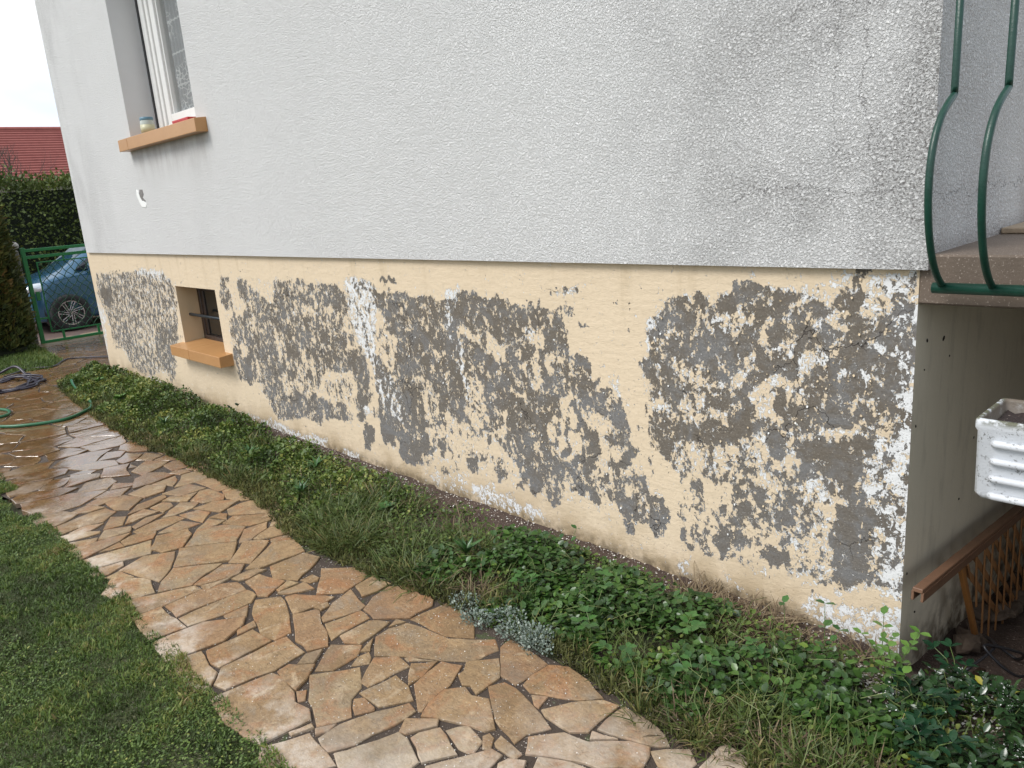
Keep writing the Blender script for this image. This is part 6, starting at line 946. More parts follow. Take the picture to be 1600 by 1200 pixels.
for sgn in (1, -1):
    ax = CX - W_ / 2 + sgn * (W_ / 2)
    bm = bmesh.new()
    bmesh.ops.create_uvsphere(bm, u_segments=14, v_segments=8, radius=1, matrix=Matrix.Translation((ax - sgn * .16, .80, G + .80)) @ Matrix.Rotation(R(-28) * -sgn, 4, 'Z') @ Matrix.Diagonal((.10, .24, .095, 1)))
    bm_obj('headlight', bm, LAMP, car, True)
    bm = bmesh.new(); add_box(bm, (ax - sgn * .35 - .04, .60, G + .36), (ax - sgn * .35 + .04, .64, G + .44), .01); bm_obj('fog_lamp', bm, LAMP, car)
box('grille', (CX - W_ + .42, .545, G + .42), (CX - .42, .60, G + .60), MBLACK, car, .01)
TYRE = simple('tyre_rubber', (.018, .018, .018), .8); ALLOY = simple('alloy_rim', (.55, .56, .58), .25, .9, .05, 5)
def wheel(cx_, cy_, out):
    wr = .325; t = bmesh.new(); N = 36
    prof = [(.215, .10), (.235, .112), (.30, .108), (.322, .085), (.325, 0), (.322, -.085), (.30, -.108), (.235, -.112), (.215, -.10), (.205, 0)]
    vs = [[t.verts.new((cx_ + b, cy_ + a * math.cos(2 * math.pi * k / N), G + wr + a * math.sin(2 * math.pi * k / N))) for a, b in prof] for k in range(N)]
    for k in range(N):
        for i in range(len(prof)): t.faces.new((vs[k][i], vs[k][(i + 1) % len(prof)], vs[(k + 1) % N][(i + 1) % len(prof)], vs[(k + 1) % N][i]))
    wh_ = bm_obj('wheel', t, TYRE, car, True)
    bmesh_r = bmesh.new(); xo = cx_ + out * .095
    def ringp(r0, r1, xa, xb):
        for k in range(N):
            a0, a1 = 2 * math.pi * k / N, 2 * math.pi * (k + 1) / N
            P = lambda r_, a, x_: bmesh_r.verts.new((x_, cy_ + r_ * math.cos(a), G + wr + r_ * math.sin(a)))
            bmesh_r.faces.new((P(r0, a0, xa), P(r1, a0, xb), P(r1, a1, xb), P(r0, a1, xa)))
    ringp(.216, .20, xo + out * .012, xo + out * .010); ringp(.20, .19, xo + out * .01, xo - out * .06)
    for k in range(7):
        for dd in (-.013, .013):
            a = 2 * math.pi * k / 7 + .3; ux, uz = math.cos(a), math.sin(a); tx_, tz_ = -uz, ux
            p = (xo, cy_ + ux * .035 + tx_ * (dd + .02), G + wr + uz * .035 + tz_ * (dd + .02)); q = (xo + out * .004, cy_ + ux * .20 + tx_ * dd * 1.8, G + wr + uz * .20 + tz_ * dd * 1.8)
            add_bar(bmesh_r, p, q, .014, .014, .002, upv=(1, 0, 0))
    bmesh.ops.create_cone(bmesh_r, cap_ends=True, segments=16, radius1=.035, radius2=.03, depth=.03, matrix=Matrix.Translation((xo, cy_, G + wr)) @ Matrix.Rotation(R(90), 4, 'Y'))
    bm_obj('rim', bmesh_r, ALLOY, wh_)
    b2 = bmesh.new(); bmesh.ops.create_cone(b2, cap_ends=True, segments=28, radius1=.20, radius2=.20, depth=.03, matrix=Matrix.Translation((cx_ + out * .02, cy_, G + wr)) @ Matrix.Rotation(R(90), 4, 'Y'))
    bm_obj('brake_disc', b2, MBLACK, wh_)
    b3 = bmesh.new(); bmesh.ops.create_cone(b3, cap_ends=True, segments=32, radius1=.395, radius2=.395, depth=.24, matrix=Matrix.Translation((cx_ - out * .125, cy_, G + wr + .03)) @ Matrix.Rotation(R(90), 4, 'Y'))
    bm_obj('wheel_arch', b3, MBLACK, car)
for cy_ in (1.19, 3.65):
    wheel(CX - .06, cy_, 1); wheel(CX - W_ + .06, cy_, -1)
for sgn in (1, -1):
    ax = CX - W_ / 2 + sgn * (W_ / 2 + .06); bm = bmesh.new(); add_box(bm, (ax - .09, 1.60, G + 1.02), (ax + .09, 1.70, G + 1.15), .03, seg=2); bm_obj('mirror', bm, PAINT, car, True)
box('door_handle', (CX - .012, 2.2, G + .90), (CX + .02, 2.36, G + .93), PAINT, car, .006)

# ------------------------------------------------------------------ red roofed house beyond the hedge
rh = empty('neighbour_house', (-34.5, 8, 0), 'neighbouring house with a large red tiled roof beyond the hedge', 'house')
box('wall', (-38, 1, -.3), (-32.3, 17, 3.25), simple('pale_house_wall', (.5, .47, .42), .9), rh)
MRT = Mat('red_roof_tiles'); c = MRT.mix(MRT.noise(1.2, 5, .6), (.24, .065, .055), (.34, .11, .09)); c = MRT.mul(.5, c, MRT.ramp(MRT.noise(6, 4, .6), [(.3, (.7, .7, .7)), (.7, (1.1, 1.1, 1.1))])); MRT.col(c).rough(.8); MRT = MRT.m
nc = 22
for k in range(nc):
    t0, t1 = k / nc, (k + 1) / nc
    xa, za = -31.8 - 3.2 * t0, 3.05 + 2.22 * t0; xb, zb_ = -31.8 - 3.2 * t1, 3.05 + 2.22 * t1
    V_ = [(xa, .4, za - .02), (xa, 17.6, za - .02), (xa, 17.6, za + .055), (xa, .4, za + .055), (xb - .03, .4, zb_ + .0), (xb - .03, 17.6, zb_ + .0)]
    mesh_obj('tile_course', V_, [(0, 1, 2, 3), (3, 2, 5, 4), (0, 4, 5, 1), (0, 3, 4), (1, 5, 2)], MRT, rh)
mesh_obj('rear_slope', [(-35, .4, 5.25), (-35, 17.6, 5.25), (-38.4, 17.6, 3.0), (-38.4, .4, 3.0)], [(0, 3, 2, 1)], MRT, rh)
for yy in (1.0, 17.0): mesh_obj('gable', [(-32.3, yy, 3.25), (-38, yy, 3.25), (-35, yy, 5.1)], [(0, 1, 2)], bpy.data.materials['pale_house_wall'], rh)
bm = bmesh.new(); add_tube(bm, [(-35, .3, 5.28), (-35, 17.7, 5.28)], .09, 8); bm_obj('ridge', bm, MRT, rh, True)

# ------------------------------------------------------------------ hedge, conifers, bare tree
def leaf_cloud(name, pts, size, m, nrm, label=None, cat=None, parent=None, tv=SM_V, tf=SM_F, rbias=0.):
    n = len(pts)
    yaw = np.arctan2(nrm[:, 1], nrm[:, 0]) + RNG.normal(0, .9, n); pit = np.arcsin(np.clip(nrm[:, 2], -1, 1)) * .6 + RNG.normal(.1, .6, n)
    V, F = scatter(tv, tf, pts, yaw, pit, size * RNG.uniform(.6, 1.3, n), roll=RNG.normal(0, .8, n))
    rnd = np.clip(RNG.normal(.45 + rbias, .2, n) + .25 * vnoise(pts[:, 1], pts[:, 2], 1.7, 3.), 0, 1)
    o = np_mesh(name, V, F, m, {'rnd': np.repeat(rnd, len(tv))}, parent=parent); 
    return tag(o, label, cat)
hd = empty('laurel_hedge', (-18, 4, 0), 'tall clipped dark green hedge behind the parked car', 'hedge')
n = 46000; u = RNG.random(n)
hy = RNG.uniform(-4, 14, n); face = u < .62
hx = np.where(face, -17.6 + RNG.normal(0, .10, n), RNG.uniform(-18.6, -17.5, n)); hz = np.where(face, RNG.uniform(-.3, 2.46, n), 2.30 + .20 * RNG.random(n))
hz = hz + np.maximum(.16 * vnoise(hy, hx * 0, .8) + .12 * vnoise(hy, hx * 0, 2.6), -.06) * np.clip(hz - 1.4, 0, 1) + np.where(~face, np.abs(RNG.normal(0, .11, n)), 0); hx = hx + .18 * vnoise(hy, hz, 1.3, 9.)
nr = np.stack([np.where(face, 1., .2), np.zeros(n), np.where(face, .2, 1.)], 1)
leaf_cloud('foliage', np.stack([hx, hy, hz], 1), .075, MHEDGE, nr, parent=None).parent = hd
bpy.data.objects['foliage'].location = (18, -4, 0)
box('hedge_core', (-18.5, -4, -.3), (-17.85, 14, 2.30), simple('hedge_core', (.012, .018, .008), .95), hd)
def conifer(cx_, cy_, rad, ht, label, n, pw=.55):
    e = empty('conifer', (cx_, cy_, 0), label, 'conifer')
    th = RNG.uniform(0, 2 * np.pi, n); t = RNG.random(n) ** 1.15; rr_ = rad * (np.clip(1 - t, 0, 1) ** pw) * (.86 + .20 * vnoise(th * 1.5, t * 4, 1.6, cx_)) * RNG.uniform(.82, 1.06, n) * np.clip(t / .06 + .5, 0, 1)
    p = np.stack([np.cos(th) * rr_, np.sin(th) * rr_, t * ht + .04], 1)
    nr = np.stack([np.cos(th), np.sin(th), np.full(n, .8)], 1)
    V, F = scatter([(0, 0, 0), (.4, .16, .02), (1, 0, .05), (.4, -.16, .02)], [(0, 1, 2), (0, 2, 3)], p, th + RNG.normal(0, .5, n), RNG.normal(.75, .4, n), .085 * RNG.uniform(.6, 1.4, n), roll=RNG.uniform(0, 3, n))
    rnd = np.clip(RNG.normal(.42, .2, n) + .45 * vnoise(th * 1.2, t * 3, 2., 4.), 0, 1)
    o = np_mesh('crown', V, F, MCON, {'rnd': np.repeat(rnd, 4)}); o.parent = e
    bm = bmesh.new(); N = 12; lv = 10; rings = []
    for i in range(lv):
        t_ = i / (lv - 1); r_ = max(rad * (1 - t_) ** pw * .72, .01); rings.append([bm.verts.new((r_ * math.cos(2 * math.pi * k / N), r_ * math.sin(2 * math.pi * k / N), .02 + t_ * ht * .95)) for k in range(N)])
    for i in range(lv - 1):
        for k in range(N): bm.faces.new((rings[i][k], rings[i][(k + 1) % N], rings[i + 1][(k + 1) % N], rings[i + 1][k]))
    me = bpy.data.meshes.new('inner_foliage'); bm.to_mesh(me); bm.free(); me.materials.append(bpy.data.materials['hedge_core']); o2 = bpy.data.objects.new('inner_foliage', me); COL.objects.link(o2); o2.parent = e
    V_, F_ = tube_arrays([(0, 0, -.05), (0, 0, ht * .5)], [.06, .03], 8); me = bpy.data.meshes.new('trunk'); me.from_pydata([tuple(v) for v in V_], [], F_); me.materials.append(MDKBROWN); o3 = bpy.data.objects.new('trunk', me); COL.objects.link(o3); o3.parent = e
conifer(-10.95, -.70, .64, 3.6, 'bushy rust tinged conifer nearest the green gate', 26000, .42)
conifer(-11.5, -1.75, .70, 2.6, 'second conifer to the left of the bushy one by the gate', 9000, .42)
bt = empty('bare_tree', (-22, 2.5, -.3), 'bare leafless tree rising in front of the red roof', 'tree')
bm = bmesh.new(); tw = bmesh.new(); rr = random.Random(11)
def branch(bm, p, d, ln, r_, lvl):
    n = 4; pts = [p]; q = p.copy(); dd = d.copy()
    for i in range(n):
        dd = (dd + Vector([rr.gauss(0, .12) for _ in range(3)]) + Vector((0, 0, .04))).normalized(); q = q + dd * ln / n; pts.append(q.copy())
    add_tube(bm if lvl < 2 else tw, pts, [r_ * (1 - .5 * i / n) for i in range(n + 1)], 6 if lvl < 2 else 4)
    if lvl >= 4: return
    for k in range(4 if lvl else 6):
        i = rr.randint(1, n); a = Vector([rr.gauss(0, 1) for _ in range(3)]); a.z = abs(a.z) * .7 + .2
        branch(bm, pts[i], (dd * .8 + a.normalized() * .75).normalized(), ln * rr.uniform(.5, .72), r_ * .5, lvl + 1)
branch(bm, Vector((-22, 2.3, -.3)), Vector((0, .05, 1)), 2.4, .07, 0)
MBARK = simple('grey_brown_bark', (.10, .075, .065), .9)
bm_obj('trunk', bm, MBARK, bt, True); bm_obj('twigs', tw, MBARK, bt)

# ------------------------------------------------------------------ lawns
def grass(name, n, region, ln, m, label, base=.0, moss=True, lean=(.55, .3)):
    x0, x1, y0, y1 = region; x = RNG.uniform(x0, x1, n); y = RNG.uniform(y0, y1, n)
    v = vnoise(x, y, 2.2, 1.) ; edge = -1.655 + .03 * vnoise(x, x * 0, 5, 2.) + .012 * vnoise(x, x * 0, 22, 5.)
    return x, y, v, edge
x = RNG.uniform(-5.6, -.55, 210000); y = -1.62 - RNG.random(210000) ** 1.1 * 1.0; n = len(x)
edge = -1.655 + .02 * vnoise(x, x * 0, 4, 2.) + .014 * vnoise(x, x * 0, 18, 5.)
k_ = (y < edge + .012) & ~((np.abs(x + 4.3) < .28) & (y > -1.74 + .03 * vnoise(x, y, 12))) ; x, y = x[k_], y[k_]; n = len(x)
v1 = vnoise(x, y, 3.1, 1.); v2 = vnoise(x, y, 11, 6.)
ln = (.009 + .011 * RNG.random(n)) * (1 + .5 * v2) * np.where(RNG.random(n) < .03, 1.8, 1)
z = .027 + .010 * (v1 + .4) + .006 * (v2 + .3)
V, F = scatter(BL_V, BL_F, np.stack([x, y, z], 1), RNG.uniform(0, 2 * np.pi, n), np.clip(RNG.normal(.6, .45, n), .0, 1.5), ln, sx=RNG.uniform(1.6, 4.2, n), roll=RNG.normal(0, .4, n))
nearedge = np.clip(1 - (edge[k_] - y) / .35, 0, 1)
v3 = vnoise(x, y, 30, 2.); rnd = np.clip(RNG.normal(.30, .17, n) + .40 * v1 + .30 * v2 + .3 * v3 + .22 * nearedge * (v1 + .5), 0, 1)
tag(np_mesh('lawn_grass', V, F, MGRASS, {'rnd': np.repeat(rnd, 5)}), 'short mossy lawn grass in front of the paving', 'grass', kind='stuff')
ls = sheet('lawn', [(-.2, -1.655), (-4.0, -1.655), (-4.06, -1.75), (-4.5, -1.76), (-4.62, -1.66), (-5.8, -1.69), (-5.8, -4), (-.2, -4)], .028, MTURF, 'turf of the near lawn')
ls.data.materials[0] = MTURF
n = 26000; x = RNG.uniform(-5.4, -.7, n); y = -1.66 - RNG.random(n) * 1.05; v1 = vnoise(x, y, 2.0, 8.)
k_ = (v1 > -.25) & ~((np.abs(x + 4.3) < .28) & (y > -1.74)); x, y, v1 = x[k_], y[k_], v1[k_]; n = len(x)
V, F = scatter(OVAL_V, OVAL_F, np.stack([x, y, .038 + .012 * RNG.random(n)], 1), RNG.uniform(0, 6.28, n), RNG.normal(.25, .3, n), RNG.uniform(.006, .012, n))
tag(np_mesh('lawn_clover', V, F, MWEED, {'rnd': np.repeat(np.clip(RNG.normal(.5, .2, n) + .2 * v1, 0, 1), len(OVAL_V))}), 'small clover and moss leaves in the near lawn', 'clover', kind='stuff')
# far lawn by the gate
FL = [(-8.95, -.42), (-9.4, -.20), (-10.9, -.12), (-11.2, -.10), (-11.2, -3.0), (-9.1, -3.0), (-9.12, -.78)]
sheet('far_lawn', FL, .034, MTURF, 'turf of the small lawn by the gate')
n = 30000; x = RNG.uniform(-11.2, -8.8, n); y = RNG.uniform(-2.0, -.05, n); k_ = in_poly(x, y, FL); x, y = x[k_], y[k_]; n = len(x); v1 = vnoise(x, y, 2, 3.)
V, F = scatter(BL_V, BL_F, np.stack([x, y, np.full(n, .03)], 1), RNG.uniform(0, 6.28, n), np.clip(RNG.normal(.8, .4, n), .1, 1.5), .045 * RNG.uniform(.6, 1.3, n), sx=RNG.uniform(1.5, 3, n))
tag(np_mesh('far_lawn_grass', V, F, MGRASS, {'rnd': np.repeat(np.clip(RNG.normal(.4, .15, n) + .3 * v1, 0, 1), 5)}), 'short grass of the small lawn by the gate', 'grass', kind='stuff')

# ------------------------------------------------------------------ planting bed along the wall
def bed_edge(x):
    xs = [-8.35, -8.1, -7.5, -6.1, -4.9, -4.35, -3.4, -3.1, -2.5, -2.0, -1.48, -1.23, -1.04, -.86, -.6, -.3, -.16, .6, 1.2]
    ys = [-.30, -.55, -.66, -.76, -.80, -.74, -.75, -.75, -.86, -.83, -.76, -.78, -.74, -.72, -.76, -.80, -.80, -.85, -.9]
    return np.interp(x, xs, ys)
def bed_pts(n, x0, x1, inner=-.10, spill=.03):
    x = RNG.uniform(x0, x1, n); e = bed_edge(x) - spill * RNG.random(n) + .03 * vnoise(x, x * 0, 7, 3.)
    y = e + (inner - e) * RNG.random(n); return x, y, e
def mound(x, y, e, h, inner=-.08):
    w_ = np.clip((y - e) / .30, 0, 1) * np.clip((inner - y) / .10 + .25, 0, 1)
    return h * (.18 + .82 * w_)
# low mat of small leaved weeds, thick at the far end
n = 40000; x, y, e = bed_pts(n, -8.3, -2.4, -.05); k_ = y < -.05 - .13 * np.clip((x + 4.6) / .8, 0, 1) + .05 * vnoise(x, y, 9, 1.); x, y, e = x[k_], y[k_], e[k_]; n = len(x); t = np.clip((x + 8.3) / 5, 0, 1)
cl = vnoise(x, y, 3.2, 2.)
cl2 = vnoise(x, y, 8, 4.); hgt = mound(x, y, e, 1, -.03) * (.155 - .085 * t) * (.7 + .9 * cl + .8 * cl2)
hgt = np.maximum(hgt, .015); z = .02 + hgt * RNG.random(n) ** .5
V, F = scatter(OVAL_V, OVAL_F, np.stack([x, y, z], 1), RNG.uniform(0, 6.28, n), RNG.normal(.35, .6, n), RNG.uniform(.012, .027, n) * (1 + .6 * cl2), roll=RNG.normal(0, .7, n))
rnd = np.clip(RNG.normal(.38, .19, n) + .35 * (z - .02) / np.maximum(hgt, .02) - .12 + .6 * vnoise(x, y, 5, 5.), 0, 1)
tag(np_mesh('weed_mat', V, F, MWEED, {'rnd': np.repeat(rnd, len(OVAL_V))}), 'dense low weeds along the far half of the wall foot', 'weeds', kind='stuff')
n = 16000; x, y, e = bed_pts(n, -3.6, .35, -.13, .02); cl = vnoise(x, y, 4, 7.)
k_ = (cl > -.15); x, y, e, cl = x[k_], y[k_], e[k_], cl[k_]; n = len(x); z = .02 + mound(x, y, e, .07) * RNG.random(n)
V, F = scatter(OVAL_V, OVAL_F, np.stack([x, y, z], 1), RNG.uniform(0, 6.28, n), RNG.normal(.3, .5, n), RNG.uniform(.010, .022, n), roll=RNG.normal(0, .5, n))
tag(np_mesh('small_weeds', V, F, MWEED, {'rnd': np.repeat(np.clip(RNG.normal(.42, .2, n) + .3 * cl, 0, 1), len(OVAL_V))}), 'small creeping weeds between the larger plants of the near bed', 'weeds', kind='stuff')
# long grass
def tufts(name, spots, m, label, cat='grass'):
    P = []; YW = []; PT_ = []; SC = []; RD_ = []
    for (cx_, cy_, rad, n, L_, up_) in spots:
        r_ = rad * np.sqrt(RNG.random(n)); a = RNG.uniform(0, 6.28, n)
        px = cx_ + r_ * np.cos(a); py = cy_ + r_ * np.sin(a)
        P.append(np.stack([px, py, np.full(n, .02)], 1)); YW.append(a + RNG.normal(0, 1.0, n)); PT_.append(np.clip(RNG.normal(up_, .35, n), .02, 1.5)); SC.append(L_ * RNG.uniform(.5, 1.25, n)); RD_.append(np.clip(RNG.normal(.42, .2, n), 0, 1))
    P, YW, PT_, SC, RD_ = (np.concatenate(q) for q in (P, YW, PT_, SC, RD_))
    bv = [(0, -.012, 0), (0, .012, 0), (.35, .011, .13), (.35, -.011, .13), (.7, .007, .14), (.7, -.007, .14), (1, 0, .02)]
    bf = [(0, 1, 2), (0, 2, 3), (3, 2, 4), (3, 4, 5), (5, 4, 6)]
    V, F = scatter(bv, bf, P, YW, PT_, SC, roll=RNG.normal(0, .4, len(P)), sx=RNG.uniform(.8, 2.0, len(P)) * .12 / np.maximum(SC, .06))
    return tag(np_mesh(name, V, F, m, {'rnd': np.repeat(RD_, 7)}), label, cat, kind='stuff')
sp = [(RNG.uniform(-2.75, -1.55), RNG.uniform(-.76, -.30), .11, 210, .125, .42) for _ in range(26)]
sp += [(RNG.uniform(-5.2, -2.7), RNG.uniform(-.72, -.2), .07, 60, .11, .6) for _ in range(40)]
sp += [(RNG.uniform(-8.0, -5.2), RNG.uniform(-.6, -.12), .07, 45, .13, .8) for _ in range(34)]
sp += [(RNG.uniform(-1.5, .3), RNG.uniform(-.72, -.3), .07, 34, .11, .7) for _ in range(22)]
sp += [(RNG.uniform(-.45, .25), RNG.uniform(-.80, -.45), .08, 80, .11, .6) for _ in range(16)]
tufts('long_grass', sp, MLONG, 'long dark grass tufts spilling over the paving edge')
sp = [(RNG.uniform(-.75, -.05), RNG.uniform(-.22, -.08), .09, 60, .11, .15) for _ in range(16)] + [(RNG.uniform(-1.7, -1.3), RNG.uniform(-.7, -.5), .07, 70, .10, .4) for _ in range(6)] + [(RNG.uniform(-.5, .3), RNG.uniform(-.78, -.55), .08, 60, .10, .3) for _ in range(14)]
sp += [(RNG.uniform(-3.3, -1.6), RNG.uniform(-.7, -.2), .06, 20, .12, .6) for _ in range(16)]
tufts('dry_straw', sp, MDRY, 'dry straw and dead stalks lying at the wall foot', 'straw')
# olive moss and fine grass fringing the paving
n = 52000; x = RNG.uniform(-7.9, .1, n); e = bed_edge(x) + .035 * vnoise(x, x * 0, 7, 3.) + .02 * vnoise(x, x * 0, 25, 6.); y = e - .03 + np.abs(RNG.normal(0, .13, n)); k_ = (y < -.1) & ((x < -1.5) | (vnoise(x, y, 7, 2.) > .05)); x, y = x[k_], y[k_]; n = len(x)
v1 = vnoise(x, y, 5, 9.)
V, F = scatter(BL_V, BL_F, np.stack([x, y, .016 + .03 * RNG.random(n) * (1 + v1)], 1), RNG.uniform(0, 6.28, n), np.clip(RNG.normal(.7, .5, n), .0, 1.5), RNG.uniform(.014, .04, n), sx=RNG.uniform(1.2, 3., n), roll=RNG.normal(0, .5, n))
MOLIVE = m_leaf('olive_moss', [(0, (.035, .035, .012)), (.35, (.075, .08, .022)), (.65, (.13, .14, .034)), (.85, (.21, .175, .06)), (1, (.30, .24, .13))], .7, .1)
tag(np_mesh('edge_moss', V, F, MOLIVE, {'rnd': np.repeat(np.clip(RNG.normal(.42, .2, n) + .5 * v1, 0, 1), 5)}), 'olive moss and fine grass fringing the bed side of the paving', 'moss', kind='stuff')
# periwinkle carpet
n = 10000; x = RNG.uniform(-1.75, .22, n); e = bed_edge(x) ; y = e + .05 + (-.16 - e) * RNG.random(n); cl = vnoise(x, y, 4.5, 11.)
dens = np.clip((x + 1.65) / .35, 0, 1)
k_ = (cl > -.20 + .35 * (1 - dens)) & ~((x > -.50) & (y > -.25 + .04 * vnoise(x, y, 12, 3.))) & ~((x > .0) & (y > -.32)) & ~((x > -.5) & (y < -.55) & (cl < .22)); x, y, e, cl = x[k_], y[k_], e[k_], cl[k_]; n = len(x)
z = .022 + mound(x, y, e, .095, -.14) * (.8 + .6 * cl) * RNG.random(n) ** .45
sz = RNG.uniform(.018, .040, n)
V, F = scatter(OVAL_V, OVAL_F, np.stack([x, y, z], 1), RNG.uniform(0, 6.28, n), RNG.normal(.15, .33, n), sz, roll=RNG.normal(0, .33, n))
rnd = np.clip(RNG.normal(.40, .18, n) + .3 * vnoise(x, y, 6, 2.) + .35 * (np.hypot(x + .62, y + .60) < .11), 0, 1)
tag(np_mesh('periwinkle_carpet', V, F, MVINCA, {'rnd': np.repeat(rnd, len(OVAL_V))}, smooth=True), 'glossy round leaved ground cover filling the near bed', 'ground cover', kind='stuff')
# stems under it
bm = bmesh.new(); rr = random.Random(4)
for k in range(260):
    a = rr.uniform(-1.6, .4); b = rr.uniform(-.70, -.2); an = rr.uniform(0, 6.28); L_ = rr.uniform(.06, .16)
    add_tube(bm, [(a, b, .03), (a + math.cos(an) * L_ * .5, b + math.sin(an) * L_ * .5, .03 + L_ * rr.uniform(.4, .8)), (a + math.cos(an) * L_, b + math.sin(an) * L_, .03 + L_ * rr.uniform(.1, .7))], .0011, 3)
tag(bm_obj('creeping_stems', bm, simple('pale_stem', (.13, .16, .05), .6)), 'thin creeping stems among the near ground cover', 'stems', kind='stuff')
# yellowish lawn edge moss and pale chips
def chips(name, n, xf, yf_, zf, s0, s1, label, m=MCHIP):
    x = xf(n); y = yf_(n); z = zf(x, y)
    V, F = scatter([(-.5, -.4, 0), (.5, -.3, 0), (.3, .5, 0), (-.4, .3, 0), (0, 0, .35)], [(0, 1, 4), (1, 2, 4), (2, 3, 4), (3, 0, 4)], np.stack([x, y, z], 1), RNG.uniform(0, 6.28, n), RNG.normal(0, .3, n), RNG.uniform(s0, s1, n) ** 1.0, roll=RNG.normal(0, .4, n))
    return tag(np_mesh(name, V, F, m, {'rnd': np.repeat(RNG.random(n), 5)}), label, 'paint chips', kind='stuff')
chips('paint_flakes', 1500, lambda n: RNG.uniform(-5.2, .0, n), lambda n: -.012 - np.abs(RNG.normal(0, .085, n)), lambda x, y: ground_h(x, y) + .007, 0.0015, .009, 'white paint flakes and gravel scattered along the wall foot')
chips('path_grit', 2600, lambda n: RNG.uniform(-2.6, .9, n), lambda n: RNG.uniform(-1.62, -.74, n), lambda x, y: .0375 + 0 * x, .0012, .0045, 'pale grit and paint crumbs scattered on the near paving')
chips('corner_flakes', 1500, lambda n: RNG.normal(.0, .16, n), lambda n: -.14 - np.abs(RNG.normal(0, .12, n)), lambda x, y: ground_h(x, y) + .008, .002, .012, 'white paint flakes heaped by the house corner')
# silver plant at the path edge
n = 2300; a = RNG.uniform(0, 6.28, n); cxs = np.array([-1.22, -1.05, -.97, -1.13, -.93, -1.35]); cys = np.array([-.79, -.765, -.72, -.70, -.77, -.74]); kk = RNG.integers(0, 6, n); r_ = .050 * np.sqrt(RNG.random(n))
x = cxs[kk] + r_ * np.cos(a) * 1.4; y = cys[kk] + r_ * np.sin(a); z = .036 + .028 * RNG.random(n)
V, F = scatter(SM_V, SM_F, np.stack([x, y, z], 1), a + RNG.normal(0, .6, n), RNG.normal(.6, .5, n), RNG.uniform(.006, .015, n), roll=RNG.normal(0, .6, n))
tag(np_mesh('silver_plant', V, F, MSILVER, {'rnd': np.repeat(RNG.random(n), 4)}), 'silvery grey cushion plant at the edge of the paving', 'plant')

# individual plants with leaves of their own
MLP = m_leaf_part('big_leaf', (.026, .075, .022), (.060, .15, .035), .32); MLP2 = m_leaf_part('bright_leaf', (.07, .16, .03), (.13, .24, .05), .4); MSTEM = simple('green_stem', (.10, .15, .04), .5); MLP3 = m_leaf_part('dark_glossy_leaf', (.010, .032, .016), (.022, .065, .03), .18)
def leaf_mesh(name, m, tv, tf):
    me = bpy.data.meshes.new(name); me.from_pydata(tv, [], tf); me.polygons.foreach_set('use_smooth', [True] * len(tf)); me.materials.append(m); return me
LM = {'big': leaf_mesh('leaf', MLP, OVAL_V, OVAL_F), 'bright': leaf_mesh('leaf', MLP2, OVAL_V, OVAL_F), 'dark': leaf_mesh('leaf', MLP3, LEAF_V, LEAF_F), 'long': leaf_mesh('leaf', MLP, [(0, -.03, 0), (0, .03, 0), (.5, .09, .12), (.5, -.09, .12), (.5, 0, .09), (1, 0, .02), (0, 0, 0)], [(6, 1, 2, 4), (0, 6, 4, 3), (3, 4, 5), (4, 2, 5)])}
def plant(name, loc, stems, kind, label, cat='plant', group=None):
    e = empty(name, loc, label, cat, group); bm = bmesh.new()
    for (pts, leaves) in stems:
        if pts: add_tube(bm, [Vector(p) for p in pts], [.0018 - .0009 * i / max(len(pts) - 1, 1) for i in range(len(pts))], 5)
        for (p, yaw, pit, s) in leaves:
            o = bpy.data.objects.new('leaf', LM[kind]); COL.objects.link(o); o.parent = e; o.location = p; o.rotation_euler = (rr.gauss(0, .15), -pit, yaw); o.scale = (s, s, s)
    me = bpy.data.meshes.new('stem'); bm.to_mesh(me); bm.free(); me.materials.append(MSTEM); o = bpy.data.objects.new('stem', me); COL.objects.link(o); o.parent = e
    return e
def upright(h, k, s, lean=(0, 0)):
    pts = [(lean[0] * h * t * t, lean[1] * h * t * t, h * t) for t in (0, .33, .66, 1)]; lv = []
    for i in range(k):
        t = .35 + .65 * i / max(k - 1, 1); a = i * 1.57 + rr.uniform(-.3, .3)
        p = (lean[0] * h * t * t, lean[1] * h * t * t, h * t)
        for b in (0, math.pi): lv.append((p, a + b, rr.uniform(.1, .6), s * rr.uniform(.7, 1.1)))
    return pts, lv
plant('upright_weed', (-.02, -.09, .0), [upright(.20, 4, .036), upright(.15, 4, .032, (.3, -.2)), upright(.13, 3, .030, (-.4, -.3))], 'bright', 'tall bright green weed standing right at the house corner')
plant('upright_weed', (.07, -.24, -.0), [upright(.27, 7, .036, (.25, 0)), upright(.22, 6, .034, (.0, -.2)), upright(.18, 5, .030, (-.3, 0)), upright(.15, 4, .034, (.3, -.3))], 'bright', 'tallest bright green weed just right of the house corner')
plant('upright_weed', (-.16, -.20, .0), [upright(.21, 3, .042, (-.1, .2)), upright(.16, 3, .038, (.3, 0))], 'big', 'thin weed with two leaf pairs in front of the last metre of wall')
plant('upright_weed', (-.30, -.19, .0), [upright(.17, 2, .034, (-.1, .1))], 'big', 'single stem weed with broad top leaves left of the thin one')
plant('upright_weed', (-1.30, -.20, .0), [upright(.16, 3, .034, (.1, .3)), upright(.12, 2, .03, (-.3, 0))], 'big', 'broad leaved weed sprouting against the wall at its middle')
plant('upright_weed', (-4.55, -.25, .05), [upright(.18, 3, .05, (.2, .2)), upright(.15, 3, .05, (-.3, .1))], 'dark', 'blue green leafy weed against the wall below the basement window')
def rosette(k, s, el=.5): return [([], [((0, 0, .02), i * 2.4 + rr.uniform(-.2, .2), el + rr.uniform(-.2, .25) + .3 * (i % 3 == 0), s * rr.uniform(.7, 1.1)) for i in range(k)])]
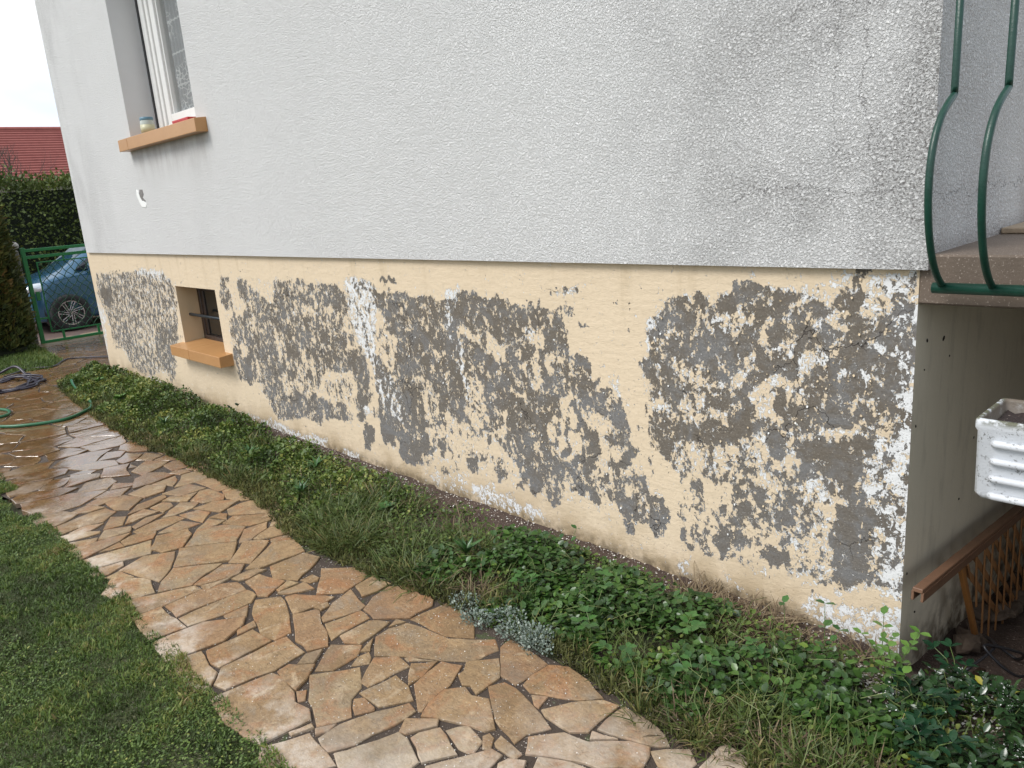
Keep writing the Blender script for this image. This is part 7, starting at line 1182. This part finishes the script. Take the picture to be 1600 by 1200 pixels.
plant('rosette_weed', (-1.62, -.50, .06), rosette(22, .095), 'long', 'rosette weed with long narrow leaves beside the long grass')
plant('rosette_weed', (-2.35, -.42, .05), rosette(12, .06, .3), 'big', 'low broad leaved rosette weed behind the long grass')
for (a, b, s, lb) in ((-7.2, -.42, .07, 'pale rosette weed at the far end of the bed opposite the hose'), (-6.2, -.52, .075, 'rosette weed at the paving edge below the basement window'), (-5.0, -.58, .09, 'rosette weed at the paving edge right of the basement window'), (-3.8, -.48, .10, 'rosette weed in the middle of the weed mat'), (-3.2, -.34, .10, 'rosette weed nearest the bare soil strip'), (-2.9, -.60, .085, 'rosette weed at the paving edge before the long grass')):
    plant('rosette_weed', (a, b, .09 if a < -4 else .06), rosette(13, s, .45), 'long' if a > -5.5 else 'bright', lb)
def sprig(k, s, r_=.07):
    out = []
    for j in range(k):
        a = rr.uniform(0, 6.28); L_ = rr.uniform(.4, 1) * r_; tip = (math.cos(a) * L_, math.sin(a) * L_, rr.uniform(.05, .10)); pts = [(0, 0, .0), (tip[0] * .5, tip[1] * .5, tip[2] * .8), tip]
        lv = []
        for i, q in enumerate(pts[1:]):
            for b in (1.2, -1.2): lv.append((q, a + b + rr.uniform(-.3, .3), rr.uniform(.0, .4), s * rr.uniform(.75, 1.1)))
        lv.append((tip, a, .2, s)); out.append((pts, lv))
    return out
k = 0
for (a, b, s, lb) in ((-1.18, -.55, .034, 'leafy sprig just behind the silver plant'), (-.80, -.62, .036, 'leafy sprig over the paving edge right of the silver plant'), (-.62, -.70, .034, 'lowest leafy sprig hanging above bare soil at the paving edge'), (-.95, -.38, .036, 'leafy sprig in the middle of the green carpet'), (-.55, -.42, .038, 'large leaved sprig below the dry straw'), (-.38, -.62, .036, 'leafy sprig above the dry grass at the bottom of the photo'), (-.72, -.28, .034, 'leafy sprig close to the wall beside the straw'), (-.25, -.40, .036, 'leafy sprig in front of the house corner'), (-1.40, -.42, .032, 'leafy sprig right of the rosette weed')):
    plant('periwinkle', (a, b, .05), sprig(3, s), 'big', lb)
for (a, b, lb) in ((.16, -.30, 'dark glossy plant splashed with white paint by the house corner'), (.28, -.40, 'dark glossy plant at the right edge below the trellis'), (.25, -.50, 'dark glossy plant at the bottom right of the bed'), (.20, -.08, 'dark glossy plant under the trellis post')):
    plant('glossy_shrub', (a, b, float(ground_h(a, b)) + .03), sprig(5, .042, .10), 'dark', lb)
n = 5200; x = RNG.uniform(.0, .75, n); y = RNG.uniform(-.75, .05, n); q_ = (x > -.008 - y * .38 + RNG.normal(0, .02, n)) & (y < -.25 + 1.6 * (x - .08) + RNG.normal(0, .02, n)); x, y = x[q_], y[q_]; n = len(x); z = ground_h(x, y) + .02 + .065 * RNG.random(n) ** .6; cl = vnoise(x, y, 6, 4.); k_ = cl > -.3; x, y, z = x[k_], y[k_], z[k_]; n = len(x)
V, F = scatter(LEAF_V, LEAF_F, np.stack([x, y, z], 1), RNG.uniform(0, 6.28, n), RNG.normal(.2, .35, n), RNG.uniform(.022, .042, n), roll=RNG.normal(0, .35, n))
MG2 = Mat('dark_glossy_leaves_with_paint'); r_ = MG2.attr('rnd'); c = MG2.ramp(r_, [(0, (.014, .030, .012)), (.6, (.030, .065, .024)), (.9, (.06, .11, .035)), (1, (.26, .24, .03))])
c = MG2.mix(MG2.math('MULTIPLY', MG2.ss(MG2.noise(120, 2, .5), .64, .66), MG2.ss(MG2.noise(9, 3, .5), .50, .58)), c, (.75, .76, .74)); MG2.col(c).rough(.2); MG2 = MG2.m
tag(np_mesh('glossy_ground_cover', V, F, MG2, {'rnd': np.repeat(np.clip(RNG.normal(.4, .22, n), 0, 1), len(LEAF_V))}), 'dark glossy ground cover speckled with white paint by the corner', 'ground cover', kind='stuff')
bm = bmesh.new(); add_bar(bm, (.155, -.10, -.02), (.17, .30, -.12), .022, .010, .002)
tag(bm_obj('wooden_stake', bm, MDKBROWN), 'short dark wooden stake lying among the glossy leaves', 'stake')

# ------------------------------------------------------------------ hoses and cables
def hose(name, pts, r_, m, label, cat, sub=8):
    V_, F_ = tube_arrays(smooth_path(pts, sub), r_, 8); return tag(mesh_obj(name, V_, F_, m, None, True), label, cat)
MH = simple('green_hose', (.015, .11, .045), .35, 0, .2, 8); zh = .05
hose('garden_hose', [(-7.62, -.55, .10), (-7.4, -.58, .06), (-6.85, -.62, zh), (-6.45, -.70, zh), (-6.30, -.80, zh), (-6.17, -.99, zh), (-6.28, -1.24, zh), (-6.47, -1.40, zh), (-6.8, -1.55, zh), (-7.2, -1.5, zh), (-7.25, -1.32, zh), (-7.05, -1.22, zh), (-6.86, -1.25, zh), (-6.85, -1.36, zh), (-7.1, -1.6, zh), (-7.6, -1.9, zh)], .013, MH, 'green garden hose looping across the wet paving', 'hose')
MC = simple('dark_cable', (.020, .016, .028), .35, 0, .2, 10)
rr = random.Random(8); pts = []
for k in range(46):
    a = k * .62; rad = .30 + .07 * math.sin(k * 1.7); pts.append((-8.35 + rad * 1.15 * math.cos(a) + rr.gauss(0, .02), -1.02 + rad * 1.0 * math.sin(a), .045 + .02 * (k % 5) / 2))
hose('coiled_cable', pts, .011, MC, 'coil of dark cable lying on the far paving', 'cable', 5)
hose('loose_cable', [(-8.7, -1.2, .05), (-8.85, -.95, .10), (-8.75, -.8, .16), (-8.55, -.75, .07), (-8.3, -.78, .05), (-8.2, -.65, .05)], .014, MC, 'thick dark cable rising beside the coil', 'cable')
hose('lawn_edge_cable', [(-8.9, -.9, .05), (-9.15, -.6, .05), (-9.0, -.40, .05), (-9.35, -.16, .05), (-9.1, .1, .05), (-8.75, .35, .05), (-8.45, .9, .05), (-8.5, 1.6, .05)], .008, MC, 'thin dark cable along the edge of the far lawn', 'cable')
hose('tangled_wire', [(.16, .15, -.05), (.20, .3, -.02), (.13, .45, -.08), (.22, .5, -.16), (.26, .38, -.06), (.18, .25, .0), (.28, .3, -.1), (.3, .6, -.15)], .005, MBLACK, 'tangled black wire hanging by the trellis foot', 'wire')
